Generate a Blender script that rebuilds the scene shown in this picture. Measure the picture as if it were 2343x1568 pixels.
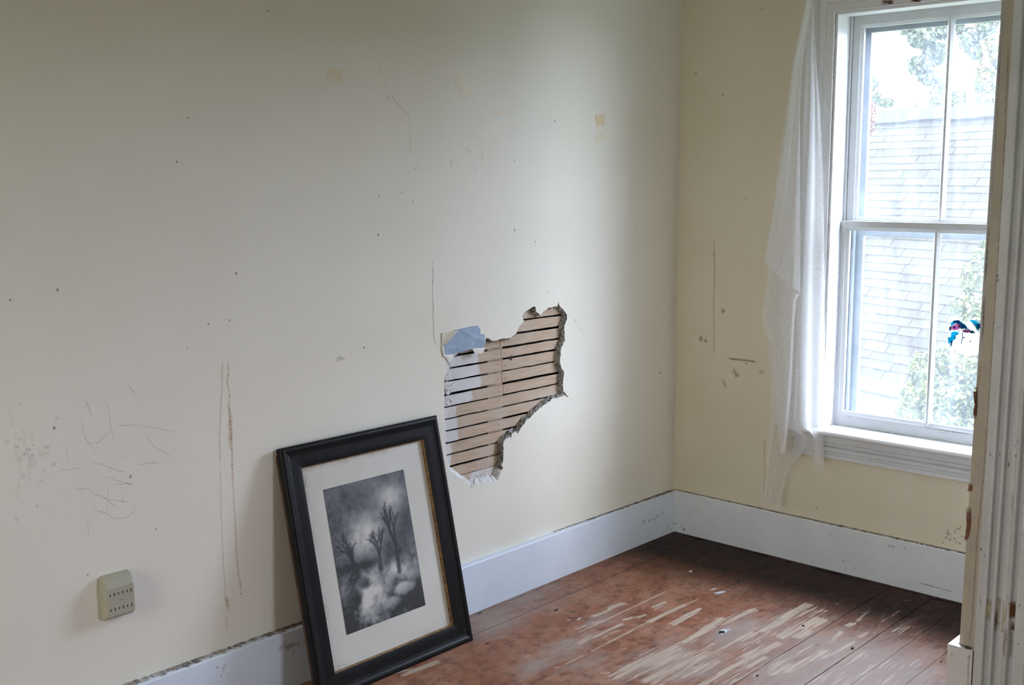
import bpy, bmesh, math, random
import numpy as np
from mathutils import Vector, Euler, Matrix
from mathutils.geometry import delaunay_2d_cdt
from mathutils import noise as mnoise

random.seed(7)
RNG = np.random.default_rng(7)
for o in list(bpy.data.objects):
    bpy.data.objects.remove(o)
sc = bpy.context.scene
COL = sc.collection

# ------------------------------------------------------------ camera
FPX, CX, CY = 2563.2, 1171.5, 784.0
CAM_LOC = Vector((-3.91324, -2.66213, 1.5))
CAM_ROT = Euler((1.42639698, 0.0037245, -0.8268973), 'XYZ')
cd = bpy.data.cameras.new('camera')
cam = bpy.data.objects.new('camera', cd)
COL.objects.link(cam)
cam.location = CAM_LOC
cam.rotation_euler = CAM_ROT
cd.sensor_fit = 'HORIZONTAL'
cd.sensor_width = 36.0
cd.lens = FPX * 36.0 / 2343.0
cd.clip_start = 0.02
cd.clip_end = 300
sc.camera = cam

# ------------------------------------------------------------ sky
SKY_FRONT = (0.665, 0.745, 0.98)      # overcast daylight beyond the window
SKY_REAR = (1.0, 0.965, 0.90)      # warmer side of the sky behind the camera
SKY_STR_FRONT = 34.0
SKY_STR_REAR = 8.4
w = bpy.data.worlds.new('overcast_sky')
sc.world = w
w.use_nodes = True
nt = w.node_tree
for n in list(nt.nodes):
    nt.nodes.remove(n)
wo = nt.nodes.new('ShaderNodeOutputWorld')
bg = nt.nodes.new('ShaderNodeBackground')
tc = nt.nodes.new('ShaderNodeTexCoord')
sx = nt.nodes.new('ShaderNodeSeparateXYZ')
mr = nt.nodes.new('ShaderNodeMapRange')
mr.inputs['From Min'].default_value = -0.05
mr.inputs['From Max'].default_value = 0.35
mixc = nt.nodes.new('ShaderNodeMix')
mixc.data_type = 'RGBA'
mixc.inputs['A'].default_value = tuple(c * SKY_STR_REAR for c in SKY_REAR) + (1,)
mixc.inputs['B'].default_value = tuple(c * SKY_STR_FRONT for c in SKY_FRONT) + (1,)
nt.links.new(tc.outputs['Generated'], sx.inputs[0])
nt.links.new(sx.outputs['X'], mr.inputs['Value'])
nt.links.new(mr.outputs[0], mixc.inputs['Factor'])
nt.links.new(mixc.outputs['Result'], bg.inputs['Color'])
bg.inputs['Strength'].default_value = 1.0
nt.links.new(bg.outputs[0], wo.inputs[0])


def portal(name, loc, rot, sx_, sy_):
    l = bpy.data.lights.new(name, 'AREA')
    l.shape = 'RECTANGLE'
    l.size, l.size_y = sx_, sy_
    l.cycles.is_portal = True
    o = bpy.data.objects.new(name, l)
    COL.objects.link(o)
    o.location = loc
    o.rotation_euler = rot
    return o


# daylight portals in the three window openings (they guide the sky light, they emit nothing)
portal('daylight_portal', (-0.004, -1.0515, 1.325), (0, math.radians(90), 0), 1.60, 0.77)
portal('daylight_portal', (-5.195, -.90, 1.45), (0, math.radians(-90), 0), 1.60, 1.10)
portal('daylight_portal', (-.35, -4.195, 1.45), (math.radians(90), 0, 0), 0.56, 1.60)
portal('daylight_portal', (-1.33, -4.195, 1.20), (math.radians(90), 0, 0), 0.60, 1.20)

sc.view_settings.view_transform = 'Standard'
sc.view_settings.look = 'None'
sc.view_settings.exposure = 0.0
sc.view_settings.gamma = 1.0
sc.view_settings.use_curve_mapping = False

# ------------------------------------------------------------ pixel -> room plane
CM = CAM_ROT.to_matrix()


def on_plane(u, v, ax, val):
    d = CM @ Vector(((u - CX) / FPX, -(v - CY) / FPX, -1.0))
    s = (val - CAM_LOC[ax]) / d[ax]
    return CAM_LOC + d * s


def LW(u, v, y=0.0):
    p = on_plane(u, v, 1, y)
    return (p.x, p.z)


def FW(u, v, x=0.0):
    p = on_plane(u, v, 0, x)
    return (p.y, p.z)


def FL(u, v, z=0.0):
    p = on_plane(u, v, 2, z)
    return (p.x, p.y)


def srgb(r, g, b):
    f = lambda c: (c / 255.0) / 12.92 if c <= 10.3 else (((c / 255.0) + 0.055) / 1.055) ** 2.4
    return (f(r), f(g), f(b))


# ------------------------------------------------------------ materials
def new_mat(name):
    m = bpy.data.materials.new(name)
    m.use_nodes = True
    t = m.node_tree
    b = t.nodes['Principled BSDF']
    return m, t, b


def N(t, kind, **kw):
    n = t.nodes.new('ShaderNode' + kind)
    for k, v in kw.items():
        setattr(n, k, v)
    return n


def lk(t, a, b):
    t.links.new(a, b)


def noise_node(t, scale, detail=4, rough=0.55, vec=None, dist=0.0):
    n = N(t, 'TexNoise')
    n.inputs['Scale'].default_value = scale
    n.inputs['Detail'].default_value = detail
    n.inputs['Roughness'].default_value = rough
    n.inputs['Distortion'].default_value = dist
    if vec is not None:
        lk(t, vec, n.inputs['Vector'])
    return n


def ramp(t, src, stops):
    r = N(t, 'ValToRGB')
    cr = r.color_ramp
    while len(cr.elements) > 1:
        cr.elements.remove(cr.elements[-1])
    cr.elements[0].position = stops[0][0]
    cr.elements[0].color = tuple(stops[0][1]) + (1,)
    for p, c in stops[1:]:
        e = cr.elements.new(p)
        e.color = tuple(c) + (1,)
    lk(t, src, r.inputs[0])
    return r


def mapping(t, scale=(1, 1, 1)):
    tcn = N(t, 'TexCoord')
    mp = N(t, 'Mapping')
    mp.inputs['Scale'].default_value = scale
    lk(t, tcn.outputs['Object'], mp.inputs[0])
    return mp.outputs[0]


def mixrgb(t, fac, a, b, mode='MIX'):
    m = N(t, 'Mix', data_type='RGBA', blend_type=mode)
    if isinstance(fac, (int, float)):
        m.inputs['Factor'].default_value = fac
    else:
        lk(t, fac, m.inputs['Factor'])
    for key, x in (('A', a), ('B', b)):
        if isinstance(x, (tuple, list)):
            m.inputs[key].default_value = tuple(x)[:3] + (1,)
        else:
            lk(t, x, m.inputs[key])
    return m.outputs['Result']


def bump(t, b, height, strength=0.2, dist=0.01):
    bp = N(t, 'Bump')
    bp.inputs['Strength'].default_value = strength
    bp.inputs['Distance'].default_value = dist
    lk(t, height, bp.inputs['Height'])
    lk(t, bp.outputs[0], b.inputs['Normal'])


def paint(name, c1, c2, scale=3.0, rough=0.6, bump_s=0.15, bump_scale=60, bump_d=0.002, lo=0.35, hi=0.65, specks=None):
    m, t, b = new_mat(name)
    v = mapping(t)
    n = noise_node(t, scale, 5, 0.6, v)
    r = ramp(t, n.outputs[0], [(lo, c1), (hi, c2)])
    colour = r.outputs[0]
    if specks:
        sc_, thr, cc = specks
        n3 = noise_node(t, sc_, 3, 0.6, v)
        r3 = ramp(t, n3.outputs[0], [(thr, (0, 0, 0)), (thr + 0.04, (1, 1, 1))])
        colour = mixrgb(t, r3.outputs[0], colour, cc)
    lk(t, colour, b.inputs['Base Color'])
    b.inputs['Roughness'].default_value = rough
    n2 = noise_node(t, bump_scale, 4, 0.6, v)
    bump(t, b, n2.outputs[0], bump_s, bump_d)
    return m


M = {}
M['wall'] = paint('cream_wall_paint', (0.755, 0.718, 0.61), (0.79, 0.755, 0.66), 1.6, 0.75, 0.25, 55, 0.0025)
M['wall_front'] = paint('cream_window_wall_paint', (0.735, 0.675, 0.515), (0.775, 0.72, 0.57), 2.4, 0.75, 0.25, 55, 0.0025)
M['ceiling'] = paint('dulled_ceiling_paint', (0.46, 0.45, 0.42), (0.50, 0.49, 0.46), 2, 0.8)
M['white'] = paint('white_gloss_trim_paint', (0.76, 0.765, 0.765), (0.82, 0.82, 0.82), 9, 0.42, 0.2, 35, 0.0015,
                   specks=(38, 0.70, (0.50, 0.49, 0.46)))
M['sash_shaded'] = paint('shaded_white_sash_paint', (0.61, 0.625, 0.625), (0.66, 0.675, 0.67), 9, 0.45, 0.2, 35, 0.0015,
                       specks=(38, 0.72, (0.42, 0.41, 0.38)))  # white trim paint made darker to carry the shade on the sashes
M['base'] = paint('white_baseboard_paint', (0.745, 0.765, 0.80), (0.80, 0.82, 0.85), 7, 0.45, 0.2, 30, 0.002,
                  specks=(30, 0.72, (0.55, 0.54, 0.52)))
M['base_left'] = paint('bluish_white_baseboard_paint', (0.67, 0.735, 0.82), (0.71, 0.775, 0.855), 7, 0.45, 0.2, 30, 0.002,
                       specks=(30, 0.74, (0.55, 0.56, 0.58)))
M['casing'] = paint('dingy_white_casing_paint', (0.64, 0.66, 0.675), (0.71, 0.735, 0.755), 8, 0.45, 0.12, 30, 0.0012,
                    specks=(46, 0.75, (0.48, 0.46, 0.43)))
M['beige'] = paint('beige_edge_paint', (0.50, 0.455, 0.36), (0.58, 0.53, 0.43), 10, 0.6)
M['greyedge'] = paint('grey_edge_paint', (0.50, 0.49, 0.48), (0.56, 0.55, 0.53), 10, 0.6)
M['plaster'] = paint('broken_grey_plaster', (0.10, 0.095, 0.085), (0.56, 0.54, 0.51), 85, 0.95, 1.0, 160, 0.008, 0.38, 0.66)
M['residue'] = paint('white_plaster_residue', (0.64, 0.62, 0.585), (0.74, 0.73, 0.71), 60, 0.95, 0.8, 130, 0.004)
M['stud'] = paint('rough_sawn_stud_wood', (0.28, 0.22, 0.165), (0.46, 0.40, 0.34), 30, 0.9, 0.6, 60, 0.003)
M['cavity'] = paint('dark_wall_cavity', (0.016, 0.012, 0.009), (0.03, 0.022, 0.016), 6, 1.0)
M['blue'] = paint('old_blue_paint', (0.27, 0.345, 0.455), (0.32, 0.40, 0.51), 25, 0.75, 0.6, 40, 0.004)
M['paper'] = paint('cream_paper', (0.70, 0.66, 0.56), (0.76, 0.72, 0.62), 18, 0.8)
M['black'] = paint('black_painted_wood', (0.003, 0.003, 0.0033), (0.0075, 0.007, 0.0072), 14, 0.42, 0.3, 24, 0.002,
                   specks=(150, 0.76, (0.10, 0.095, 0.09)))
M['gilt'] = paint('worn_gilt', (0.10, 0.05, 0.015), (0.30, 0.17, 0.055), 60, 0.5)
M['brownwood'] = paint('dark_brown_raw_wood', (0.035, 0.016, 0.008), (0.09, 0.04, 0.018), 18, 0.75)
M['mat'] = paint('ivory_mat_board', (0.56, 0.535, 0.47), (0.60, 0.58, 0.52), 5, 0.7, 0.05)
M['ivory'] = paint('ivory_plastic', (0.37, 0.35, 0.265), (0.40, 0.38, 0.29), 8, 0.45, 0.03)
M['slot'] = paint('dark_slot', (0.02, 0.018, 0.015), (0.03, 0.026, 0.02), 8, 0.8)
M['tape'] = paint('yellowed_tape', (0.66, 0.54, 0.31), (0.71, 0.60, 0.38), 30, 0.5)
M['tapepale'] = paint('faded_tape', (0.72, 0.62, 0.45), (0.75, 0.67, 0.50), 30, 0.5)
M['storm'] = paint('grey_storm_aluminium', (0.30, 0.34, 0.38), (0.40, 0.44, 0.48), 12, 0.45)
M['chipwhite'] = paint('white_paint_flake', (0.70, 0.68, 0.62), (0.78, 0.76, 0.70), 40, 0.6)
M['chipdark'] = paint('dark_debris', (0.02, 0.014, 0.01), (0.05, 0.03, 0.02), 40, 0.8)
M['subfloor'] = paint('dark_subfloor', (0.010, 0.007, 0.005), (0.02, 0.013, 0.01), 6, 1.0)
M['siding'] = paint('white_siding', (0.55, 0.55, 0.53), (0.60, 0.60, 0.58), 0.6, 0.7)
M['soffit'] = paint('grey_gutter_board', (0.15, 0.155, 0.16), (0.19, 0.195, 0.20), 2, 0.7)
M['ground'] = paint('lawn', (0.07, 0.11, 0.035), (0.12, 0.15, 0.06), 1.2, 0.95)
M['bark'] = paint('grey_bark', (0.16, 0.13, 0.105), (0.25, 0.21, 0.18), 6, 0.9)
M['barkpale'] = paint('pale_bark', (0.30, 0.26, 0.24), (0.40, 0.35, 0.32), 6, 0.9)


def mat_decal():
    m, t, b = new_mat('stain_and_scratch')
    a = N(t, 'Attribute', attribute_name='Col')
    lk(t, a.outputs['Color'], b.inputs['Base Color'])
    b.inputs['Roughness'].default_value = 0.75
    v = mapping(t)
    n = noise_node(t, 140, 4, 0.65, v)
    r = ramp(t, n.outputs[0], [(0.36, (0.25, 0.25, 0.25)), (0.60, (1, 1, 1))])
    mu = N(t, 'Math', operation='MULTIPLY')
    lk(t, a.outputs['Alpha'], mu.inputs[0])
    lk(t, r.outputs[0], mu.inputs[1])
    lk(t, mu.outputs[0], b.inputs['Alpha'])
    return m


M['decal'] = mat_decal()


def mat_lath():
    m, t, b = new_mat('bare_pine_lath')
    v = mapping(t, (3, 1, 40))
    n = noise_node(t, 3.0, 5, 0.6, v)
    r = ramp(t, n.outputs[0], [(0.3, (0.42, 0.305, 0.21)), (0.5, (0.475, 0.355, 0.255)), (0.72, (0.52, 0.41, 0.31))])
    v2 = mapping(t)
    n2 = noise_node(t, 9.0, 3, 0.5, v2)
    r2 = ramp(t, n2.outputs[0], [(0.50, (0, 0, 0)), (0.68, (1, 1, 1))])
    c = mixrgb(t, r2.outputs[0], r.outputs[0], (0.50, 0.41, 0.325))
    a = N(t, 'Attribute', attribute_name='white')
    n3 = noise_node(t, 16.0, 4, 0.6, v2)
    add = N(t, 'Math', operation='ADD')
    lk(t, a.outputs['Fac'], add.inputs[0])
    lk(t, n3.outputs[0], add.inputs[1])
    r3 = ramp(t, add.outputs[0], [(0.80, (0, 0, 0)), (0.98, (1, 1, 1))])
    c2 = mixrgb(t, r3.outputs[0], c, (0.62, 0.60, 0.585))
    lk(t, c2, b.inputs['Base Color'])
    b.inputs['Roughness'].default_value = 0.85
    bump(t, b, n.outputs[0], 0.25, 0.002)
    return m


M['lath'] = mat_lath()


def mat_floor():
    m, t, b = new_mat('worn_red_floor_paint')
    v = mapping(t)
    vs = mapping(t, (2.2, 34, 1))
    vs2 = mapping(t, (5, 110, 1))
    big = noise_node(t, 5.5, 5, 0.62, v)
    red_shaded = ramp(t, big.outputs[0], [(0.30, (0.010, 0.0035, 0.002)), (0.48, (0.022, 0.006, 0.003)), (0.68, (0.050, 0.013, 0.006))])
    red_lit = ramp(t, big.outputs[0], [(0.30, (0.205, 0.070, 0.034)), (0.48, (0.285, 0.122, 0.068)), (0.68, (0.345, 0.185, 0.120))])
    tf = N(t, 'Attribute', attribute_name='lit_floor')
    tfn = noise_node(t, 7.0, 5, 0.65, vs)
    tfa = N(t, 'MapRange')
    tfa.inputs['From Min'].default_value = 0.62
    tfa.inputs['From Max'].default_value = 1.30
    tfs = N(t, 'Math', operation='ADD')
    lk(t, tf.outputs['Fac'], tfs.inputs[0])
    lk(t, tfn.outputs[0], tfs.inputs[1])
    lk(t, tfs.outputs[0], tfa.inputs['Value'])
    redm = mixrgb(t, tfa.outputs[0], red_shaded.outputs[0], red_lit.outputs[0])  # dark red paints in the shade below the sill and in the corner
    mott = noise_node(t, 23, 5, 0.7, v)
    mr_ = ramp(t, mott.outputs[0], [(0.36, (0.52, 0.50, 0.50)), (0.52, (0.95, 0.95, 0.95)), (0.68, (1.12, 1.15, 1.18))])
    c = mixrgb(t, 1.0, redm, mr_.outputs[0], 'MULTIPLY')
    # grey scuffed areas and a sheen painted in by the left wall
    g = N(t, 'Attribute', attribute_name='grey')
    gn = noise_node(t, 2.2, 6, 0.7, mapping(t, (3, 11, 1)), 0.8)
    ga = N(t, 'Math', operation='ADD')
    lk(t, g.outputs['Fac'], ga.inputs[0])
    lk(t, gn.outputs[0], ga.inputs[1])
    gr = ramp(t, ga.outputs[0], [(0.62, (0, 0, 0)), (1.10, (0.85, 0.85, 0.85))])
    c = mixrgb(t, gr.outputs[0], c, (0.315, 0.245, 0.205))
    # worn to bare wood, streaked along the boards
    wa = N(t, 'Attribute', attribute_name='wear')
    s1 = noise_node(t, 2.6, 6, 0.68, vs, 0.5)
    s2 = noise_node(t, 1.0, 3, 0.6, vs2)
    ad = N(t, 'Math', operation='MULTIPLY_ADD')
    lk(t, s1.outputs[0], ad.inputs[0])
    ad.inputs[1].default_value = 1.9
    lk(t, wa.outputs['Fac'], ad.inputs[2])
    ad2 = N(t, 'Math', operation='MULTIPLY_ADD')
    lk(t, s2.outputs[0], ad2.inputs[0])
    ad2.inputs[1].default_value = 1.4
    lk(t, ad.outputs[0], ad2.inputs[2])
    wr = ramp(t, ad2.outputs[0], [(0.0, (0, 0, 0)), (0.785, (0, 0, 0)), (0.87, (1, 1, 1))])
    mr2 = N(t, 'MapRange')
    mr2.inputs['From Min'].default_value = 0.1
    mr2.inputs['From Max'].default_value = 2.1
    lk(t, ad2.outputs[0], mr2.inputs['Value'])
    lk(t, mr2.outputs[0], wr.inputs[0])
    wood = ramp(t, s2.outputs[0], [(0.3, (0.33, 0.25, 0.185)), (0.6, (0.46, 0.36, 0.275))])
    c = mixrgb(t, wr.outputs[0], c, wood.outputs[0])
    lk(t, c, b.inputs['Base Color'])
    rr = ramp(t, mott.outputs[0], [(0.3, (0.46, 0.46, 0.46)), (0.7, (0.66, 0.66, 0.66))])
    b.inputs['Specular IOR Level'].default_value = 0.22
    lk(t, rr.outputs[0], b.inputs['Roughness'])
    bump(t, b, s1.outputs[0], 0.15, 0.002)
    return m


M['floor'] = mat_floor()


def mat_glass():
    m, t, b = new_mat('hazed_window_glass')
    t.nodes.remove(b)
    out = t.nodes['Material Output']
    tr = N(t, 'BsdfTransparent')
    tr.inputs[0].default_value = (0.975, 0.995, 0.99, 1)
    tl = N(t, 'BsdfTranslucent')
    tl.inputs[0].default_value = (0.9, 0.97, 1.0, 1)
    gl = N(t, 'BsdfGlossy')
    gl.inputs['Roughness'].default_value = 0.02
    v = mapping(t, (1, 5, 1.2))
    n = noise_node(t, 3.0, 4, 0.6, v)
    r = ramp(t, n.outputs[0], [(0.3, (0.012, 0.012, 0.012)), (0.7, (0.040, 0.040, 0.040))])  # translucent share imitates the lens veil over the outside view
    mx = N(t, 'MixShader')
    lk(t, r.outputs[0], mx.inputs[0])
    lk(t, tr.outputs[0], mx.inputs[1])
    lk(t, tl.outputs[0], mx.inputs[2])
    ge = N(t, 'NewGeometry')
    vd = N(t, 'VectorMath', operation='DOT_PRODUCT')
    lk(t, ge.outputs['Normal'], vd.inputs[0])
    lk(t, ge.outputs['Incoming'], vd.inputs[1])
    ab = N(t, 'Math', operation='ABSOLUTE')
    lk(t, vd.outputs['Value'], ab.inputs[0])
    om = N(t, 'Math', operation='SUBTRACT')
    om.inputs[0].default_value = 1.0
    lk(t, ab.outputs[0], om.inputs[1])
    pw = N(t, 'Math', operation='POWER')
    lk(t, om.outputs[0], pw.inputs[0])
    pw.inputs[1].default_value = 4.0
    fr = N(t, 'Math', operation='MULTIPLY_ADD')
    lk(t, pw.outputs[0], fr.inputs[0])
    fr.inputs[1].default_value = 0.7
    fr.inputs[2].default_value = 0.03
    mx2 = N(t, 'MixShader')
    lk(t, fr.outputs[0], mx2.inputs[0])
    lk(t, mx.outputs[0], mx2.inputs[1])
    lk(t, gl.outputs[0], mx2.inputs[2])
    lk(t, mx2.outputs[0], out.inputs[0])
    return m


M['glass'] = mat_glass()


def mat_sheer(name, alpha, c):
    m, t, b = new_mat(name)
    t.nodes.remove(b)
    out = t.nodes['Material Output']
    df = N(t, 'BsdfDiffuse')
    df.inputs[0].default_value = c + (1,)
    tl = N(t, 'BsdfTranslucent')
    tl.inputs[0].default_value = c + (1,)
    tr = N(t, 'BsdfTransparent')
    m1 = N(t, 'MixShader')
    m1.inputs[0].default_value = 0.45
    lk(t, df.outputs[0], m1.inputs[1])
    lk(t, tl.outputs[0], m1.inputs[2])
    v = mapping(t)
    vo = N(t, 'TexVoronoi')
    vo.inputs['Scale'].default_value = 130
    lk(t, v, vo.inputs['Vector'])
    r = ramp(t, vo.outputs['Distance'], [(0.15, (min(1, alpha + 0.14),) * 3), (0.45, (alpha,) * 3)])
    m2 = N(t, 'MixShader')
    lk(t, r.outputs[0], m2.inputs[0])
    lk(t, tr.outputs[0], m2.inputs[1])
    lk(t, m1.outputs[0], m2.inputs[2])
    lk(t, m2.outputs[0], out.inputs[0])
    return m


M['sheer'] = mat_sheer('sheer_white_curtain', 0.64, (0.93, 0.93, 0.92))
M['sheer2'] = mat_sheer('sheer_white_curtain_fold', 0.76, (0.95, 0.95, 0.95))
M['tail'] = mat_sheer('thin_sheer_curtain_tail', 0.46, (0.92, 0.92, 0.91))
M['hem'] = mat_sheer('white_curtain_hem', 0.9, (0.92, 0.92, 0.92))


def mat_leaf(name, c1, c2, c3=None):
    m, t, b = new_mat(name)
    a = N(t, 'Attribute', attribute_name='tone')
    st = [(0.0, c1), (0.75, c2)] + ([(0.92, c2), (0.96, c3)] if c3 else [])
    r = ramp(t, a.outputs['Fac'], st)
    lk(t, r.outputs[0], b.inputs['Base Color'])
    b.inputs['Roughness'].default_value = 0.6
    b.inputs['Transmission Weight'].default_value = 0.0
    return m


def mat_roof():
    m, t, b = new_mat('grey_asphalt_shingle')
    a = N(t, 'Attribute', attribute_name='tone')
    v = mapping(t)
    n = noise_node(t, 20, 4, 0.6, v)
    r = ramp(t, a.outputs['Fac'], [(0, (0.052, 0.052, 0.052)), (1, (0.070, 0.070, 0.070))])
    rn = ramp(t, n.outputs[0], [(0.3, (0.85, 0.85, 0.85)), (0.7, (1.1, 1.1, 1.1))])
    c = mixrgb(t, 1.0, r.outputs[0], rn.outputs[0], 'MULTIPLY')
    lk(t, c, b.inputs['Base Color'])
    b.inputs['Roughness'].default_value = 0.95
    b.inputs['Specular IOR Level'].default_value = 0.2
    return m


M['roof'] = mat_roof()


def mat_print():
    m, t, b = new_mat('grey_engraving_print')
    a = N(t, 'Attribute', attribute_name='Col')
    lk(t, a.outputs['Color'], b.inputs['Base Color'])
    b.inputs['Roughness'].default_value = 0.55
    return m


M['print'] = mat_print()


def flat(name, c, rough=0.5):
    m, t, b = new_mat(name)
    v = mapping(t)
    n = noise_node(t, 60, 3, 0.5, v)
    r = ramp(t, n.outputs[0], [(0.3, tuple(x * 0.8 for x in c)), (0.7, c)])
    lk(t, r.outputs[0], b.inputs['Base Color'])
    b.inputs['Roughness'].default_value = rough
    return m


def stained(name, c, trans):
    """translucent coloured plastic of the sun catcher"""
    m, t, b = new_mat(name)
    t.nodes.remove(b)
    out = t.nodes['Material Output']
    df = N(t, 'BsdfDiffuse')
    df.inputs[0].default_value = c + (1,)
    tl = N(t, 'BsdfTranslucent')
    v = mapping(t)
    n = noise_node(t, 70, 3, 0.5, v)
    r = ramp(t, n.outputs[0], [(0.3, tuple(x * 0.75 for x in c)), (0.7, c)])
    lk(t, r.outputs[0], tl.inputs[0])
    mx = N(t, 'MixShader')
    mx.inputs[0].default_value = trans
    lk(t, df.outputs[0], mx.inputs[1])
    lk(t, tl.outputs[0], mx.inputs[2])
    lk(t, mx.outputs[0], out.inputs[0])
    return m


# ------------------------------------------------------------ mesh builder
class MB:
    def __init__(self):
        self.v, self.f, self.mi, self.col, self.mats = [], [], [], {}, []
        self.smooth = set()

    def slot(self, mat):
        if mat not in self.mats:
            self.mats.append(mat)
        return self.mats.index(mat)

    def add(self, verts, faces, mat, cols=None, smooth=False):
        b = len(self.v)
        s = self.slot(mat)
        self.v += [tuple(p) for p in verts]
        for fc in faces:
            if smooth:
                self.smooth.add(len(self.f))
            self.f.append(tuple(b + i for i in fc))
            self.mi.append(s)
        if cols:
            for i, c in enumerate(cols):
                self.col[b + i] = c
        return b

    def box(self, p0, p1, mat):
        x0, y0, z0 = (min(a, b) for a, b in zip(p0, p1))
        x1, y1, z1 = (max(a, b) for a, b in zip(p0, p1))
        vs = [(x0, y0, z0), (x1, y0, z0), (x1, y1, z0), (x0, y1, z0), (x0, y0, z1), (x1, y0, z1), (x1, y1, z1), (x0, y1, z1)]
        self.add(vs, [(0, 3, 2, 1), (4, 5, 6, 7), (0, 1, 5, 4), (1, 2, 6, 5), (2, 3, 7, 6), (3, 0, 4, 7)], mat)

    def prism(self, prof, place, a, b, mat, closed=True):
        """profile (list of 2-D points) swept from parameter a to b: place(p, q, s) -> xyz"""
        n = len(prof)
        vs = [place(p, q, a) for p, q in prof] + [place(p, q, b) for p, q in prof]
        fs = []
        for i in range(n if closed else n - 1):
            j = (i + 1) % n
            fs.append((i, j, n + j, n + i))
        if closed:
            fs.append(tuple(range(n - 1, -1, -1)))
            fs.append(tuple(range(n, 2 * n)))
        self.add(vs, fs, mat)

    def ribbon(self, pts, hw, place, col, alpha, mat=None, jitter=0.0, cap=True):
        """soft-edged stroke on a surface; pts 2-D, place(a, b) -> xyz"""
        P = [Vector(p) for p in pts]
        # resample with slight jitter
        Q = []
        for i in range(len(P) - 1):
            seg = (P[i + 1] - P[i]).length
            k = max(1, int(seg / 0.02))
            for j in range(k):
                q = P[i].lerp(P[i + 1], j / k)
                if jitter and (i or j):
                    q += Vector((random.gauss(0, jitter), random.gauss(0, jitter)))
                Q.append(q)
        Q.append(P[-1])
        vs, cs, fs = [], [], []
        n = len(Q)
        for i, q in enumerate(Q):
            d = Q[min(i + 1, n - 1)] - Q[max(i - 1, 0)]
            if d.length < 1e-9:
                d = Vector((1, 0))
            d.normalize()
            nrm = Vector((-d.y, d.x))
            h = (hw(i / (n - 1)) if callable(hw) else hw) * random.uniform(0.75, 1.25)
            al = (alpha(i / (n - 1)) if callable(alpha) else alpha)
            al *= random.uniform(0.7, 1.0)
            if cap and i in (0, n - 1):
                al = 0
            for s, a_ in ((-1, 0), (-0.45, al), (0.45, al), (1, 0)):
                r = q + nrm * (h * s)
                vs.append(place(r.x, r.y))
                cs.append(tuple(col) + (a_,))
        for i in range(n - 1):
            for k in range(3):
                fs.append((4 * i + k, 4 * i + k + 1, 4 * i + 5 + k, 4 * i + 4 + k))
        self.add(vs, fs, mat or M['decal'], cs)

    def blob(self, c, rx, ry, rot, place, col, alpha, mat=None, rough=0.25, hard=0.5):
        n = 18
        vs, cs, fs = [place(*c)], [tuple(col) + (alpha,)], []
        for ring, (k, al) in enumerate(((hard, alpha), (1.0, 0.0))):
            for i in range(n):
                th = 2 * math.pi * i / n
                rr = k * (1 + random.uniform(-rough, rough))
                a, b_ = rx * rr * math.cos(th), ry * rr * math.sin(th)
                vs.append(place(c[0] + a * math.cos(rot) - b_ * math.sin(rot), c[1] + a * math.sin(rot) + b_ * math.cos(rot)))
                cs.append(tuple(col) + (al,))
        for i in range(n):
            j = (i + 1) % n
            fs.append((0, 1 + i, 1 + j))
            fs.append((1 + i, 1 + n + i, 1 + n + j, 1 + j))
        self.add(vs, fs, mat or M['decal'], cs)

    def build(self, name, parent=None, loc=None, bevel=0.0, attr='Col', auto_normals=True):
        me = bpy.data.meshes.new(name)
        off = Vector(loc) if loc else Vector((0, 0, 0))
        me.from_pydata([tuple(Vector(p) - off) for p in self.v], [], self.f)
        for m in self.mats:
            me.materials.append(m)
        me.polygons.foreach_set('material_index', self.mi)
        sm = [i in self.smooth for i in range(len(self.f))]
        me.polygons.foreach_set('use_smooth', sm)
        if self.col:
            at = me.color_attributes.new('Col', 'FLOAT_COLOR', 'POINT')
            arr = np.ones((len(self.v), 4), dtype=np.float32)
            for i, c in self.col.items():
                arr[i] = c
            at.data.foreach_set('color', arr.ravel())
        me.update()
        o = bpy.data.objects.new(name, me)
        COL.objects.link(o)
        if parent is not None:
            o.parent = parent
            if loc is None:
                o.matrix_parent_inverse = parent.matrix_world.inverted() if False else Matrix.Translation(-parent.location)
        elif loc:
            o.location = off
        if bevel:
            md = o.modifiers.new('edge', 'BEVEL')
            md.width = bevel
            md.segments = 2
            md.limit_method = 'ANGLE'
            md.angle_limit = math.radians(40)
        return o


def empty(name, loc=(0, 0, 0)):
    o = bpy.data.objects.new(name, None)
    COL.objects.link(o)
    o.location = loc
    o.empty_display_size = 0.05
    return o


def tag(o, label, cat, group=None):
    o['label'] = label
    o['category'] = cat
    if group:
        o['group'] = group
    return o


def struct(o):
    o['kind'] = 'structure'
    return o


# ------------------------------------------------------------ dimensions
HB = 0.179                 # baseboard height
CEIL = 2.55
XB, YR = -5.2, -4.2        # back wall, right wall
WY0, WY1 = -1.425, -0.678  # window opening
WZ0, WZ1 = 0.53, 2.10

# ------------------------------------------------------------ left wall with the hole
def crop(x, y, s=3.3368, ox=960, oy=660):
    return (ox + x / s, oy + y / s)


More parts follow.
